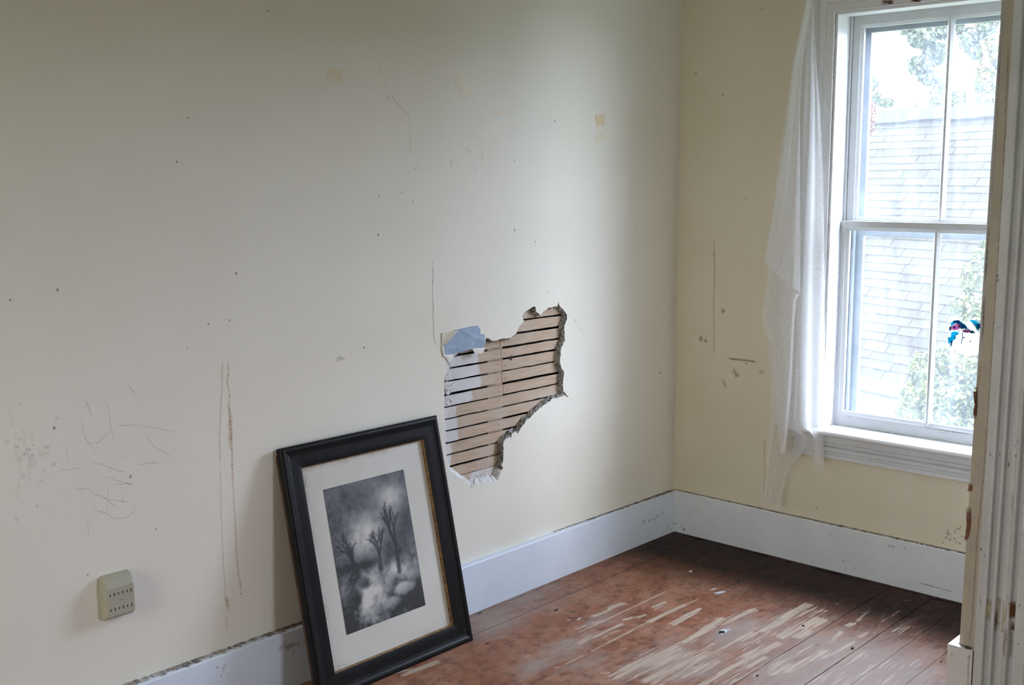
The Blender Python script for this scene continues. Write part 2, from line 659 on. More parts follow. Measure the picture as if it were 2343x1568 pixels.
hole_px = [(258, 512), (262, 500), (330, 480), (400, 458), (455, 452), (492, 446), (503, 425), (503, 392), (515, 378), (530, 384), (545, 395), (575, 400),
           (610, 390), (640, 380), (660, 386), (700, 374), (735, 350), (748, 320), (760, 295), (790, 262), (798, 250),
           (782, 212), (805, 180), (845, 155), (870, 138), (887, 142), (890, 175), (920, 205), (950, 175), (980, 152),
           (1020, 140), (1053, 135), (1059, 106), (1070, 135), (1100, 165), (1125, 205), (1125, 240), (1108, 275),
           (1105, 300), (1112, 400), (1095, 425), (1080, 465), (1073, 540), (1080, 600), (1103, 640), (1098, 690),
           (1092, 740), (1098, 785), (1138, 831), (1100, 818), (1060, 836), (1012, 840), (1000, 858), (950, 890),
           (900, 932), (870, 958), (850, 985), (822, 1000), (808, 1022), (780, 1060), (748, 1112), (735, 1090),
           (706, 1108), (700, 1144), (688, 1130), (650, 1160), (638, 1190), (640, 1250), (638, 1320), (625, 1350),
           (638, 1370), (620, 1400), (598, 1470), (583, 1470), (520, 1478), (430, 1492), (388, 1528), (383, 1498),
           (330, 1462), (290, 1435), (240, 1400), (222, 1360), (204, 1280), (197, 1190), (198, 1100), (190, 1000),
           (188, 910), (190, 860), (186, 750), (190, 690), (203, 610), (206, 556), (232, 532)]
hole = [LW(*crop(*p)) for p in hole_px]
# roughen the outline
fine = []
for i in range(len(hole)):
    a, b = Vector(hole[i]), Vector(hole[(i + 1) % len(hole)])
    k = max(1, int((b - a).length / 0.007))
    for j in range(k):
        q = a.lerp(b, j / k)
        if j:
            nrm = Vector((-(b - a).y, (b - a).x)).normalized()
            q += nrm * random.gauss(0, 0.0012)
        fine.append(q)
area = sum(fine[i].x * fine[(i + 1) % len(fine)].y - fine[(i + 1) % len(fine)].x * fine[i].y for i in range(len(fine)))
if area < 0:
    fine.reverse()
NF = len(fine)
WX0, WX1 = XB - 0.15, 0.15
outer = [Vector((WX0, -0.02)), Vector((WX1, -0.02)), Vector((WX1, CEIL + 0.1)), Vector((WX0, CEIL + 0.1))]
pts = outer + fine
edges = [(0, 1), (1, 2), (2, 3), (3, 0)] + [(4 + i, 4 + (i + 1) % NF) for i in range(NF)]
ov, oe, of, *_ = delaunay_2d_cdt(pts, edges, [], 0, 1e-6)


def inside(p, poly):
    r = False
    n = len(poly)
    j = n - 1
    for i in range(n):
        a, b = poly[i], poly[j]
        if (a.y > p.y) != (b.y > p.y) and p.x < (b.x - a.x) * (p.y - a.y) / (b.y - a.y) + a.x:
            r = not r
        j = i
    return r


mb = MB()
faces = []
for fc in of:
    c = sum((ov[i] for i in fc), Vector((0, 0))) / len(fc)
    if not inside(c, fine):
        faces.append(tuple(fc))
mb.add([(p.x, 0.0, p.y) for p in ov], faces, M['wall'])
# broken plaster rim, 21 mm deep, ragged
rimv = []
inn = []
for i in range(NF):
    a, b = fine[i - 1], fine[(i + 1) % NF]
    d = (b - a)
    nrm = Vector((-d.y, d.x)).normalized()        # points into the hole (ccw loop)
    inn.append(nrm)
levels = [(0.0, 0.0), (0.004, 0.0015), (0.010, 0.004), (0.016, 0.0055), (0.0205, 0.007)]
for k, (dy, off) in enumerate(levels):
    for i in range(NF):
        q = fine[i] + inn[i] * (off + (random.uniform(-0.002, 0.0035) if k else 0))
        rimv.append((q.x, dy, q.y))
rf = []
for k in range(len(levels) - 1):
    for i in range(NF):
        j = (i + 1) % NF
        rf.append((k * NF + i, (k + 1) * NF + i, (k + 1) * NF + j, k * NF + j))
feather = lambda i: (fine[i].x < -1.285 and fine[i].y > .46) or (fine[i].y < .485 and fine[i].x < -1.08)
for k in range(1, len(levels)):
    for i in range(NF):
        if feather(i):
            q = fine[i] + inn[i] * (levels[k][1] * 2.2 + random.uniform(-.001, .003))
            rimv[k * NF + i] = (q.x, levels[k][0], q.y)
mb.add(rimv, [f_ for f_ in rf if not feather(f_[0] % NF)], M['plaster'])
mb.add(rimv, [f_ for f_ in rf if feather(f_[0] % NF)], M['residue'])
# plaster residue stuck on the laths at the left side of the hole
for i in range(60):
    x, y = random.uniform(196, 262), random.uniform(540, 900)
    if x > 210 and random.random() < (x - 205) / 80:
        continue
    a, b = LW(*crop(x, y), 0.0195)
    rx, rz, n = random.uniform(0.004, 0.012), random.uniform(0.004, 0.011), 9
    vs = [(a, 0.0175 + random.uniform(-.001, .001), b)]
    for k in range(n):
        th = 2 * math.pi * k / n
        q = random.uniform(.7, 1.2)
        vs.append((a + rx * q * math.cos(th), 0.0206, b + rz * q * math.sin(th)))
    mb.add(vs, [(0, 1 + k, 1 + (k + 1) % n) for k in range(n)], M['residue'], smooth=True)
# solid wall behind (keeps daylight out): top, left, right of the cavity
mb.box((WX0, 0.10, -0.02), (WX1, 0.22, CEIL + 0.1), M['cavity'])
mb.box((WX0, 0.022, -0.02), (-1.75, 0.10, CEIL + 0.1), M['cavity'])
mb.box((-0.45, 0.022, -0.02), (WX1, 0.10, CEIL + 0.1), M['cavity'])
mb.box((-1.75, 0.022, 1.45), (-0.45, 0.10, CEIL + 0.1), M['cavity'])
mb.box((-1.75, 0.022, -0.02), (-0.45, 0.10, 0.25), M['cavity'])

LP = lambda a, b: (a, -0.0007, b)
LP2 = lambda a, b: (a, -0.0011, b)


def lw_line(px, wpx, col, alpha, jit=0.0008, place=LP):
    mb.ribbon([LW(*p) for p in px], wpx * 0.0011, place, col, alpha, jitter=jit)


def lw_blob(u, v, ru, rv, col, alpha, rot=0.0, rough=0.3, hard=0.5, place=LP):
    mb.blob(LW(u, v), ru * 0.00115, rv * 0.00115, rot, place, col, alpha, rough=rough, hard=hard)


RUST = (0.56, 0.36, 0.20)
GREY = (0.22, 0.21, 0.20)
# rust drips
lw_line([(509, 821), (508, 860), (507, 900), (504, 960), (502, 1010), (504, 1070)], 3.2, RUST, lambda s: 0.55 * (1 - 0.5 * s))
lw_line([(504, 1070), (505, 1150), (509, 1250), (515, 1360), (518, 1400)], 3.0, (0.64, 0.48, 0.34), 0.30)
lw_line([(509, 821), (527, 821)], 3, RUST, 0.5)
lw_line([(521, 821), (522, 850), (520, 875), (525, 900), (524, 935), (529, 985), (531, 1060), (536, 1160), (540, 1250), (546, 1320), (552, 1360)],
        3.4, RUST, lambda s: 0.62 if s < 0.45 else 0.42)
lw_line([(523, 915), (527, 960), (526, 1030)], 7, (0.52, 0.33, 0.16), 0.42)
lw_line([(519, 862), (521, 880)], 6, (0.40, 0.22, 0.09), 0.6)
lw_line([(516, 1358), (519, 1375), (524, 1405)], 6, (0.46, 0.27, 0.11), lambda s: 0.75 * (1 - s * 0.7))
lw_line([(524, 1372), (527, 1400)], 4, (0.46, 0.27, 0.11), 0.5)
lw_line([(519, 1405), (520, 1450)], 7, (0.6, 0.45, 0.3), 0.25)
lw_blob(551, 1359, 2.6, 2.6, (0.15, 0.08, 0.05), 0.8)
lw_line([(539, 875), (546, 903)], 2.4, GREY, 0.4)
# cracks
lw_line([(888, 207), (905, 232), (920, 250), (934, 262), (937, 285), (938, 320), (940, 360)], 1.7, GREY, lambda s: 0.55 * (1 - 0.6 * s))
lw_line([(850, 122), (872, 160), (888, 207)], 1.5, GREY, 0.22)
lw_blob(886, 222, 4, 4, (0.45, 0.43, 0.38), 0.4)
lw_line([(990, 598), (990, 680), (992, 760), (994, 783), (999, 790)], 1.8, (0.10, 0.09, 0.08), 0.75)
lw_line([(1001, 789), (1012, 794)], 2, (0.15, 0.13, 0.11), 0.5)
lw_line([(1310, 733), (1325, 750), (1345, 780)], 1.4, GREY, 0.25)
lw_line([(1302, 910), (1320, 925)], 1.4, GREY, 0.4)
lw_line([(1170, 620), (1200, 650), (1230, 672)], 1.2, GREY, 0.18)
# chipped letters of old paint
for px in ([(1032, 357), (1033, 392)], [(1032, 357), (1042, 355)], [(1036, 377), (1047, 377), (1049, 383)], [(1033, 391), (1046, 392)],
           [(1060, 343), (1068, 340), (1076, 347), (1075, 353)], [(1085, 331), (1103, 338), (1105, 350), (1100, 363), (1107, 366)],
           [(1078, 380), (1086, 385), (1094, 394)], [(1100, 403), (1107, 407)]):
    lw_line(px, 1.8, GREY, 0.45)
lw_line([(1076, 343), (1076, 354)], 2.2, (0.08, 0.07, 0.07), 0.75)
lw_line([(1079, 379), (1085, 383)], 2.2, (0.1, 0.09, 0.08), 0.7)
# small nail holes and dark specks
for u, v, r in ((1269, 277, 3.2), (1224, 553, 3.2), (1177, 527, 5), (131, 663, 4), (23, 687, 3), (525, 733, 3), (404, 370, 3), (431, 270, 2.6),
                (919, 441, 3.4), (867, 448, 3.2), (951, 386, 2.8), (833, 796, 3), (865, 538, 4), (1177, 367, 2.6), (1254, 669, 2.8), (1269, 670, 2.4),
                (1316, 733, 3), (298, 1090, 4), (124, 980, 4), (357, 1211, 2.5), (200, 1315, 2.5), (477, 741, 3), (1455, 527, 2.6), (428, 797, 2.2),
                (612, 25, 3), (1165, 310, 2.4), (540, 627, 4), (1510, 853, 4), (990, 600, 2), (945, 462, 2.3)):
    lw_blob(u, v, r, r * 1.2, (0.16, 0.145, 0.13), 0.8, rough=0.4)
lw_line([(528, 626), (552, 627)], 2, GREY, 0.4)
lw_line([(1503, 853), (1518, 852)], 2.6, (0.3, 0.25, 0.18), 0.5)
# scuffed patch near the left edge
for i in range(26):
    u, v = 70 + random.gauss(0, 22), 1055 + random.gauss(0, 42)
    lw_blob(u, v, random.uniform(3, 9), random.uniform(3, 10), random.choice(((0.52, 0.49, 0.44), (0.48, 0.46, 0.42), (0.66, 0.65, 0.63))), random.uniform(0.10, 0.28),
            random.uniform(0, 3))
for i in range(16):
    u, v = 40 + random.gauss(0, 22), random.uniform(920, 1180)
    lw_blob(u, v, random.uniform(3, 7), random.uniform(5, 16), (0.52, 0.49, 0.44), random.uniform(0.05, 0.14))
lw_blob(72, 1060, 12, 16, (0.80, 0.80, 0.80), 0.35)
lw_blob(52, 1088, 9, 9, (0.80, 0.80, 0.80), 0.35)
# pencil scratches
SC = [[(250, 985), (275, 975), (310, 972), (350, 978), (390, 988), (405, 985)], [(330, 985), (350, 1020), (395, 1048)], [(310, 1064), (375, 1057)],
      [(115, 1088), (140, 1075), (182, 1070), (200, 1062)], [(200, 1055), (235, 1064), (275, 1078), (300, 1082)], [(250, 1109), (310, 1105)],
      [(210, 1130), (235, 1136), (260, 1155), (275, 1162)], [(205, 1155), (220, 1168), (243, 1176), (262, 1187), (290, 1186), (318, 1160)],
      [(280, 1125), (283, 1140), (276, 1160)], [(188, 950), (187, 985), (195, 1005), (215, 1028), (225, 1060)], [(192, 905), (205, 945), (215, 965)],
      [(235, 905), (246, 930), (255, 985), (262, 1010)], [(255, 985), (225, 1012), (190, 1020)], [(160, 985), (145, 1005)], [(212, 1125), (211, 1158)],
      [(247, 1105), (247, 1180)], [(200, 1240), (203, 1180)], [(165, 1120), (200, 1118), (232, 1140), (300, 1152)], [(285, 870), (302, 890), (315, 918)],
      [(393, 945), (404, 958)], [(150, 1010), (155, 1060)], [(118, 1060), (128, 1085)], [(295, 1035), (306, 1048)], [(235, 1090), (300, 1110), (312, 1108)]]
for s in SC:
    lw_line(s, 1.5, (0.33, 0.34, 0.36), 0.36, 0.0012)
for i in range(22):
    u, v = random.uniform(160, 320), random.uniform(900, 1220)
    a = random.uniform(0, 6.28)
    L = random.uniform(15, 50)
    lw_line([(u, v), (u + L * math.cos(a) * 0.5, v + L * math.sin(a) * 0.5 + 3), (u + L * math.cos(a), v + L * math.sin(a))], 1.2, (0.3, 0.31, 0.32), 0.16, 0.001)
# scraped spot beside the drip
for i in range(12):
    lw_blob(777 + random.gauss(0, 7), 822 + random.gauss(0, 9), random.uniform(2, 6), random.uniform(2, 6),
            random.choice(((0.50, 0.48, 0.43), (0.8, 0.8, 0.79), (0.40, 0.38, 0.35))), random.uniform(0.2, 0.5))
# patched crumbly plaster at the hole's left side
for i in range(46):
    x, y = random.uniform(195, 262), random.uniform(560, 860)
    u, v = crop(x, y)
    lw_blob(u, v, random.uniform(1.5, 4), random.uniform(1.5, 4), random.choice(((0.5, 0.49, 0.49), (0.42, 0.40, 0.38), (0.7, 0.7, 0.7), (0.58, 0.57, 0.56))), random.uniform(0.3, 0.6))
for i in range(10):
    u, v = crop(random.uniform(270, 400), random.uniform(1440, 1520))
    lw_blob(u, v, random.uniform(2, 7), random.uniform(1.5, 4), (0.62, 0.62, 0.64), 0.4)
wall_left = struct(mb.build('wall_left'))

# ------------------------------------------------------------ laths in the hole
lath_thing = empty('exposed_lath', (-1.05, 0.022, 0.70))
tag(lath_thing, 'bare wooden laths nailed in rows behind the ragged hole in the plaster wall', 'lath')
gaps = [1.043, 0.999, 0.9545, 0.910, 0.8695, 0.826, 0.7815, 0.739, 0.697, 0.655, 0.613, 0.571, 0.5285, 0.4895, 0.449]
gw = {0.999: .0075, 0.9545: 0.0105, 0.910: 0.0082, 0.8695: .0068, 0.826: .0066, 0.7815: 0.0088, 0.655: 0.0076, 0.613: .0068, 0.571: .0062, 0.5285: .0072, 0.4895: 0.0016}
zs = [1.085] + gaps + [0.41]
LXW0, LXW1 = -1.44, -0.62


def lath_piece(x0, x1, z0, z1, tilt):
    m = MB()
    nx = max(4, int((x1 - x0) / 0.03))
    vs, fs = [], []
    wht = []
    for i in range(nx + 1):
        x = x0 + (x1 - x0) * i / nx
        w1, w2 = random.gauss(0, 0.0006), random.gauss(0, 0.0006)
        dy = random.gauss(0, 0.0002)
        for y, z in ((0.0226 + dy, z0 + w1), (0.0226 + dy, z1 + w2), (0.0298, z1 + w2), (0.0298, z0 + w1)):
            vs.append((x, y, z + tilt * (x + 1.05)))
            if z1 > 0.79:
                edge = -1.155
            elif z1 > 0.74:
                edge = -1.20
            elif z1 > 0.64:
                edge = -1.27
            else:
                edge = -1.31
            wv = 0.62 / (1 + math.exp((x - edge) / 0.006))
            if x > -0.745:
                wv = max(wv, 0.30)
            if z1 < 0.49:
                wv = max(wv, 0.38)
            wht.append(wv)
    for i in range(nx):
        for k in range(4):
            j = (k + 1) % 4
            fs.append((4 * i + k, 4 * i + j, 4 * i + 4 + j, 4 * i + 4 + k))
    fs.append((0, 1, 2, 3))
    e = 4 * nx
    fs.append((e + 3, e + 2, e + 1, e))
    m.add(vs, fs, M['lath'])
    # nail heads over the stud
    o = m.build('lath', lath_thing)
    at = o.data.attributes.new('white', 'FLOAT', 'POINT')
    at.data.foreach_set('value', np.array(wht, dtype=np.float32))
    return o


nail = MB()
for i in range(len(zs) - 1):
    zt, zb = zs[i], zs[i + 1]
    gt, gb = gw.get(zt, 0.0060) / 2, gw.get(zb, 0.0060) / 2
    if i == 0:
        gt = 0
    z1, z0 = zt - gt, zb + gb
    tl = random.uniform(-0.003, 0.003)
    seam = {2: -1.063, 3: -1.063, 4: -1.057, 5: -1.052, 6: -1.052, 7: -1.046, 1: -1.063}.get(i)
    if seam:
        lath_piece(LXW0, seam - 0.0011, z0, z1, tl)
        lath_piece(seam + 0.0011, LXW1, z0 + random.uniform(-0.0012, 0.0012), z1 + random.uniform(-0.0012, 0.0012), -tl)
        nx_ = (seam - 0.022, seam + 0.016)
    else:
        lath_piece(LXW0, LXW1, z0, z1, tl)
        nx_ = (-1.07,)
    for x in nx_:
        z = (z0 + z1) / 2 + random.uniform(-0.008, 0.008)
        nail = MB()
        vs = [(x + random.uniform(-.003, .003), 0.0214, z)]
        cx_ = vs[0][0]
        for k in range(8):
            vs.append((cx_ + 0.0018 * math.cos(k * math.pi / 4), 0.0220, z + 0.0018 * math.sin(k * math.pi / 4)))
        nail.add(vs, [(0, 1 + k, 1 + (k + 1) % 8) for k in range(8)], M['slot'])
        nail.build('nail_head', lath_thing)
# knot hole in the right-hand laths
kx, kz = LW(*crop(700, 533), 0.0205)
vs = [(kx, 0.0213, kz)]
for k in range(14):
    a = k * 2 * math.pi / 14
    vs.append((kx + 0.0062 * math.cos(a) * random.uniform(.8, 1.2), 0.0217, kz + 0.0095 * math.sin(a) * random.uniform(.85, 1.15)))
nail = MB()
nail.add(vs, [(0, 1 + k, 1 + (k + 1) % 14) for k in range(14)], M['slot'])
nail.build('knot_hole', lath_thing)
st = MB()
st.box((-1.118, 0.0300, 0.26), (-1.042, 0.098, 1.44), M['stud'])
st.build('stud', lath_thing)
# ------------------------------------------------------------ torn wallpaper (blue sheet with curled cream corner)
def cr2(x, y):
    return (990 + x / 9.8, 720 + y / 9.8)


tw = empty('torn_wallpaper', (LW(1060, 780)[0], -0.001, LW(1060, 780)[1]))
tag(tw, 'torn patch of blue backed wallpaper with curled cream corner at top left of lath hole', 'wallpaper')
blue_px = [(240, 640), (350, 500), (480, 350), (650, 310), (840, 270), (1000, 243), (1045, 300), (1066, 320), (1070, 430), (1110, 438), (1158, 440),
           (1165, 640), (1150, 715), (1000, 752), (900, 772), (700, 820), (490, 870), (470, 895), (270, 905), (250, 800)]
bl = [LW(*cr2(*p), -0.002) for p in blue_px]
bv = [Vector(p) for p in bl]
# inner points for gentle crumple
xs = [p.x for p in bv]
zs_ = [p.y for p in bv]
ip = []
for i in range(18):
    for j in range(12):
        q = Vector((min(xs) + (max(xs) - min(xs)) * (i + .5) / 18, min(zs_) + (max(zs_) - min(zs_)) * (j + .5) / 12))
        if inside(q, bv):
            ip.append(q)
allp = bv + ip
v2, e2, f2, *_ = delaunay_2d_cdt(allp, [(i, (i + 1) % len(bv)) for i in range(len(bv))], [], 0, 1e-6)
f2 = [tuple(fc) for fc in f2 if inside(sum((v2[i] for i in fc), Vector((0, 0))) / len(fc), bv)]
ridge = [Vector(LW(*cr2(*p))) for p in ((420, 790), (600, 730), (760, 620), (880, 540), (1000, 535), (1100, 570), (1160, 640))]
ridge2 = [Vector(LW(*cr2(*p))) for p in ((640, 350), (760, 400), (830, 480), (900, 480))]


def ridge_d(q, R):
    best = 9
    for a, b in zip(R[:-1], R[1:]):
        t_ = max(0, min(1, (q - a).dot(b - a) / (b - a).length_squared))
        best = min(best, (q - a.lerp(b, t_)).length)
    return best


m = MB()
vv = []
for q in v2:
    h = 0.0035 * math.exp(-(ridge_d(q, ridge) / 0.006) ** 2) + 0.0025 * math.exp(-(ridge_d(q, ridge2) / 0.006) ** 2)
    vv.append((q.x, -0.0025 - h + random.gauss(0, 0.0002), q.y))
m.add(vv, f2, M['blue'], smooth=True)
nb = len(bv)
m.add([(p.x, -0.0025, p.y) for p in bv] + [(p.x, 0.003, p.y) for p in bv], [(i, (i + 1) % nb, nb + (i + 1) % nb, nb + i) for i in range(nb)], M['paper'])
m.build('blue_sheet', tw)
# curled corner: lifts off the wall along its diagonal edge
A, B, C_ = LW(*cr2(185, 420)), LW(*cr2(475, 345)), LW(*cr2(200, 690))
m = MB()
vs, fs = [], []
nn_ = 8
fixed = [Vector(LW(*cr2(190, 410))), Vector(LW(*cr2(195, 690)))]
free_ = [Vector(LW(*cr2(470, 350))), Vector(LW(*cr2(215, 690)))]
for i in range(nn_ + 1):
    a = fixed[0].lerp(fixed[1], i / nn_)
    b = free_[0].lerp(free_[1], i / nn_)
    for j in range(nn_ + 1):
        s = j / nn_
        q = a.lerp(b, s)
        vs.append((q.x, -0.002 - 0.020 * s ** 1.6 * (1 - 0.6 * i / nn_), q.y))
for i in range(nn_):
    for j in range(nn_):
        k = i * (nn_ + 1) + j
        fs.append((k, k + 1, k + nn_ + 2, k + nn_ + 1))
m.add(vs, fs, M['paper'], smooth=True)
cc = m.build('curled_corner', tw)
cc['label'] = 'cream corner curling off the wall'
md = cc.modifiers.new('thick', 'SOLIDIFY')
md.thickness = 0.0008
# white torn paper tongues below
for poly in ([(250, 905), (250, 940), (300, 960), (370, 1090), (435, 990), (480, 940), (480, 890), (420, 895)],
             [(890, 775), (950, 880), (1100, 870), (1140, 850), (1180, 735), (1000, 752)],
             [(205, 700), (245, 700), (270, 905), (245, 945), (225, 860)]):
    m = MB()
    P = [LW(*cr2(*p), -0.0035) for p in poly]
    n = len(P)
    cx_, cz_ = sum(p[0] for p in P) / n, sum(p[1] for p in P) / n
    m.add([(cx_, -0.005, cz_)] + [(p[0], -0.0035, p[1]) for p in P] + [(p[0], -0.0025, p[1]) for p in P],
          [(0, 1 + i, 1 + (i + 1) % n) for i in range(n)] + [(1 + i, 1 + n + i, 1 + n + (i + 1) % n, 1 + (i + 1) % n) for i in range(n)], M['chipwhite'])
    m.build('white_tongue', tw)
# ------------------------------------------------------------ floor of boards
seams = [0.02, -0.16, -0.275, -0.405, -0.545, -0.70, -0.85, -0.995, -1.155, -1.258, -1.377, -1.52, -1.66, -1.80, -1.94, -2.08, -2.22, -2.36,
         -2.5, -2.64, -2.78, -2.92, -3.06, -3.2, -3.34, -3.48, -3.62, -3.76, -3.9, -4.04, -4.2]
sg = {-0.16: 0.0016, -0.995: 0.0022, -1.155: 0.0026, -1.258: 0.0012, -1.377: 0.0012}


def R1(x, y):
    return FL(1100 + x / 4.686, 1280 + y / 4.686)


def R2(x, y):
    return FL(1560 + x / 3.661, 1280 + y / 3.661)


# wear strokes: endpoints, half width (m), strength
WEAR = [(R1(1200, 610), R1(1330, 570), .010, .9), (R1(1200, 690), R1(1320, 655), .008, .7), (R1(1380, 520), R1(1540, 470), .010, .95),
        (R1(1330, 560), R1(1400, 540), .006, .7), (R1(1060, 900), R1(1500, 700), .009, 1.0), (R1(1320, 830), R1(1480, 760), .010, .8),
        (R1(1540, 650), R1(1760, 600), .009, .8), (R1(1850, 510), R1(1980, 460), .010, .8), (R1(1870, 540), R1(1960, 500), .008, .8),
        (R1(1180, 990), R1(1800, 670), .0035, 1.0), (R1(1800, 670), R1(2180, 490), .008, 1.05), (R1(2180, 490), R1(2330, 425), .0035, .9),
        (R1(2060, 690), R1(2340, 540), .014, .95), (R1(2200, 885), R2(330, 500), .016, .9), (R1(2090, 910), R1(2160, 880), .005, .9),
        (R1(1560, 1180), R1(2080, 960), .03, .88), (R1(1480, 1260), R1(1720, 1130), .02, .9), (R1(1600, 1160), R1(2300, 1000), .03, .7),
        (R1(1800, 1300), R1(2340, 1050), .03, .8), (R1(1900, 1340), R1(2340, 1150), .03, .6),
        (R2(40, 690), R2(260, 560), .014, 1.0), (R2(480, 670), R2(600, 620), .016, .95), (R2(300, 540), R2(600, 430), .022, .75),
        (R2(680, 600), R2(1050, 380), .018, 1.0), (R2(830, 640), R2(1150, 510), .024, .95), (R2(960, 650), R2(1060, 600), .016, .9),
        (R2(60, 860), R2(260, 710), .012, .8), (R2(560, 820), R2(800, 710), .016, .9), (R2(300, 960), R2(720, 770), .018, .75),
        (R2(560, 900), R2(700, 830), .02, .8), (R2(1250, 700), R2(1340, 610), .012, .8), (R2(1480, 650), R2(1540, 610), .010, .9),
        (R2(1200, 830), R2(1450, 690), .008, .8), (R2(760, 960), R2(900, 880), .02, .7), (R2(900, 930), R2(1180, 780), .025, .75),
        (R2(1480, 510), R2(1580, 400), .008, .8), (R2(1380, 550), R2(1430, 545), .012, .9), (R2(1680, 520), R2(1820, 430), .005, .8),
        (R2(1080, 330), R2(1100, 310), .008, .6), (R2(1170, 440), R2(1210, 425), .006, .9), (R2(1290, 370), R2(1310, 370), .006, .9),
        (R1(780, 1170), R1(840, 1150), .005, .9), (R1(920, 1120), R1(1100, 1030), .003, .9), (R1(1030, 750), R1(1130, 708), .004, .9),
        (R1(1070, 780), R1(1680, 490), .0022, .9), (R1(1680, 490), R1(2000, 335), .0022, .95), (R1(1370, 1250), R1(1450, 1210), .005, .9),
        (R1(1290, 1220), R1(1370, 1220), .005, .8), (R1(860, 1300), R1(890, 1280), .005, .8), (R1(420, 1075), R1(550, 1015), .0025, .8),
        (R1(1680, 1030), R1(1960, 885), .003, .9), (R1(1440, 1000), R1(1550, 950), .004, .8), (R1(930, 655), R1(960, 645), .004, .8),
        (FL(880, 1545), FL(950, 1530), .010, .9), (FL(925, 1545), FL(1000, 1515), .010, 1.0), (R2(0, 980), R2(300, 860), .02, .7),
        (R2(1800, 600), R2(1900, 560), .02, .5),
        (R2(1100, 1020), R2(1500, 800), .05, .52), (R2(1350, 1050), R2(1700, 860), .05, .5), (R2(500, 1040), R2(1000, 760), .05, .5), (R1(1500, 1250), R2(600, 700), .06, .5),
        (R2(1700, 1040), R2(1950, 860), .04, .45), (R2(200, 1040), R2(600, 800), .05, .55), (R2(600, 620), R2(1150, 420), .05, .5)]
GREYS = [((R1(600, 1150)), .05, .55), (R1(1150, 1120), .07, .35), (R1(950, 920), .07, .5), (R1(1900, 1080), .10, .5), (R1(100, 620), .10, .45),
         (R2(450, 620), .09, .6), (R2(560, 540), .06, .5), (R2(1130, 700), .07, .6), (R2(1430, 640), .06, .6), (R2(1350, 820), .10, .6), (R2(1600, 850), .13, .65),
         (R2(1500, 950), .13, .7), (R2(1250, 1000), .13, .6), (R2(800, 740), .08, .4), (R2(1900, 980), .12, .5), (R2(700, 400), .06, .3), (R2(150, 900), .08, .5),
         (R2(960, 820), .06, .5), (R2(1700, 680), .06, .5), (R1(600, 500), .12, .3), (R1(300, 560), .12, .35), (R1(1350, 630), .07, .35), (R2(2000, 1040), .10, .45), (R1(100, 700), .10, .5), (R1(450, 420), .08, .5), (R1(700, 330), .06, .4), (R2(1500, 760), .22, .6), (R2(1000, 900), .22, .5), (R2(1750, 980), .2, .6), (R2(700, 560), .16, .4)]  # the small greys by the left wall stand in for the floor sheen


def seg_dist(px_, py_, a, b):
    ax, ay = a
    bx, by = b
    dx, dy = bx - ax, by - ay
    L2 = dx * dx + dy * dy + 1e-12
    t_ = np.clip(((px_ - ax) * dx + (py_ - ay) * dy) / L2, 0, 1)
    return np.hypot(px_ - ax - t_ * dx, py_ - ay - t_ * dy)


fv, ff, fwear, fgrey, flit = [], [], [], [], []
for i in range(len(seams) - 1):
    ya, yb = seams[i], seams[i + 1]
    g0, g1 = sg.get(ya, 0.0003), sg.get(yb, 0.0003)
    ya2, yb2 = ya - g0 / 2, yb + g1 / 2
    near = yb > -1.8
    nx, ny = (210, 22) if near else (50, 3)
    xs_ = np.concatenate([[XB - .1], np.linspace(-2.4, 0.05, nx)]) if near else np.linspace(XB - .1, 0.05, nx)
    ys_ = np.linspace(ya2, yb2, ny)
    base = len(fv)
    gx, gy = np.meshgrid(xs_, ys_, indexing='ij')
    wv = np.full(gx.shape, -0.55)
    gv = np.zeros(gx.shape)
    if near:
        for a, b, hw_, st_ in WEAR:
            hw_e = max(hw_ * 1.15, 0.0045)
            d = seg_dist(gx, gy, a, b)
            wv = np.maximum(wv, -0.55 + (0.86 * st_) * np.exp(-(d / hw_e) ** 2) + (.22 * st_) * np.exp(-(d / (hw_e * 2.6 + .012)) ** 2))
        for c_, r_, s_ in GREYS:
            d = np.hypot((gx - c_[0]) * .55, (gy - c_[1]) * 1.25)
            gv = np.maximum(gv, s_ * np.exp(-(d / (r_ * 1.2)) ** 2))
    dz = random.uniform(-0.0006, 0.0)
    n_ = len(ys_)
    for ix in range(len(xs_)):
        for iy in range(n_):
            z = dz - (0.0006 if iy in (0, n_ - 1) else 0)
            fv.append((xs_[ix], ys_[iy], z))
    fwear += list(wv.ravel())
    gv = gv * (.12 + .88 * np.clip((-gx - .30) / .38, 0, 1))  # greys thinned where the floor is painted as shaded
    fgrey += list(gv.ravel())
    flit += list(np.clip((-gx - .24) / .40, 0, 1).ravel() * np.clip(.55 + (-gx - gy) * .8, 0, 1).ravel())  # falls off towards the window wall: sill shade put into the floor colour
    for ix in range(len(xs_) - 1):
        for iy in range(n_ - 1):
            k = base + ix * n_ + iy
            ff.append((k, k + 1, k + n_ + 1, k + n_))
    # board sides
    for row in (0, n_ - 1):
        b0 = len(fv)
        for ix in range(len(xs_)):
            fv.append((xs_[ix], ys_[row], dz - 0.0006))
            fv.append((xs_[ix], ys_[row], -0.02))
            fwear += [-.55, -.55]
            fgrey += [0, 0]
            flit += [0, 0]
        for ix in range(len(xs_) - 1):
            k = b0 + 2 * ix
            ff.append((k, k + 1, k + 3, k + 2))
fm = MB()
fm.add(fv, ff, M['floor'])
fm.box((XB - .1, YR - .05, -0.08), (0.15, 0.05, -0.02), M['subfloor'])
nbase = len(fv)
FP = lambda a, b: (a, b, 0.0007)


def fl_blob(p, rx, ry, col, al, rot=0.0, hard=.55, rough=.35):
    fm.blob(p, rx, ry, rot, FP, col, al, rough=rough, hard=hard)


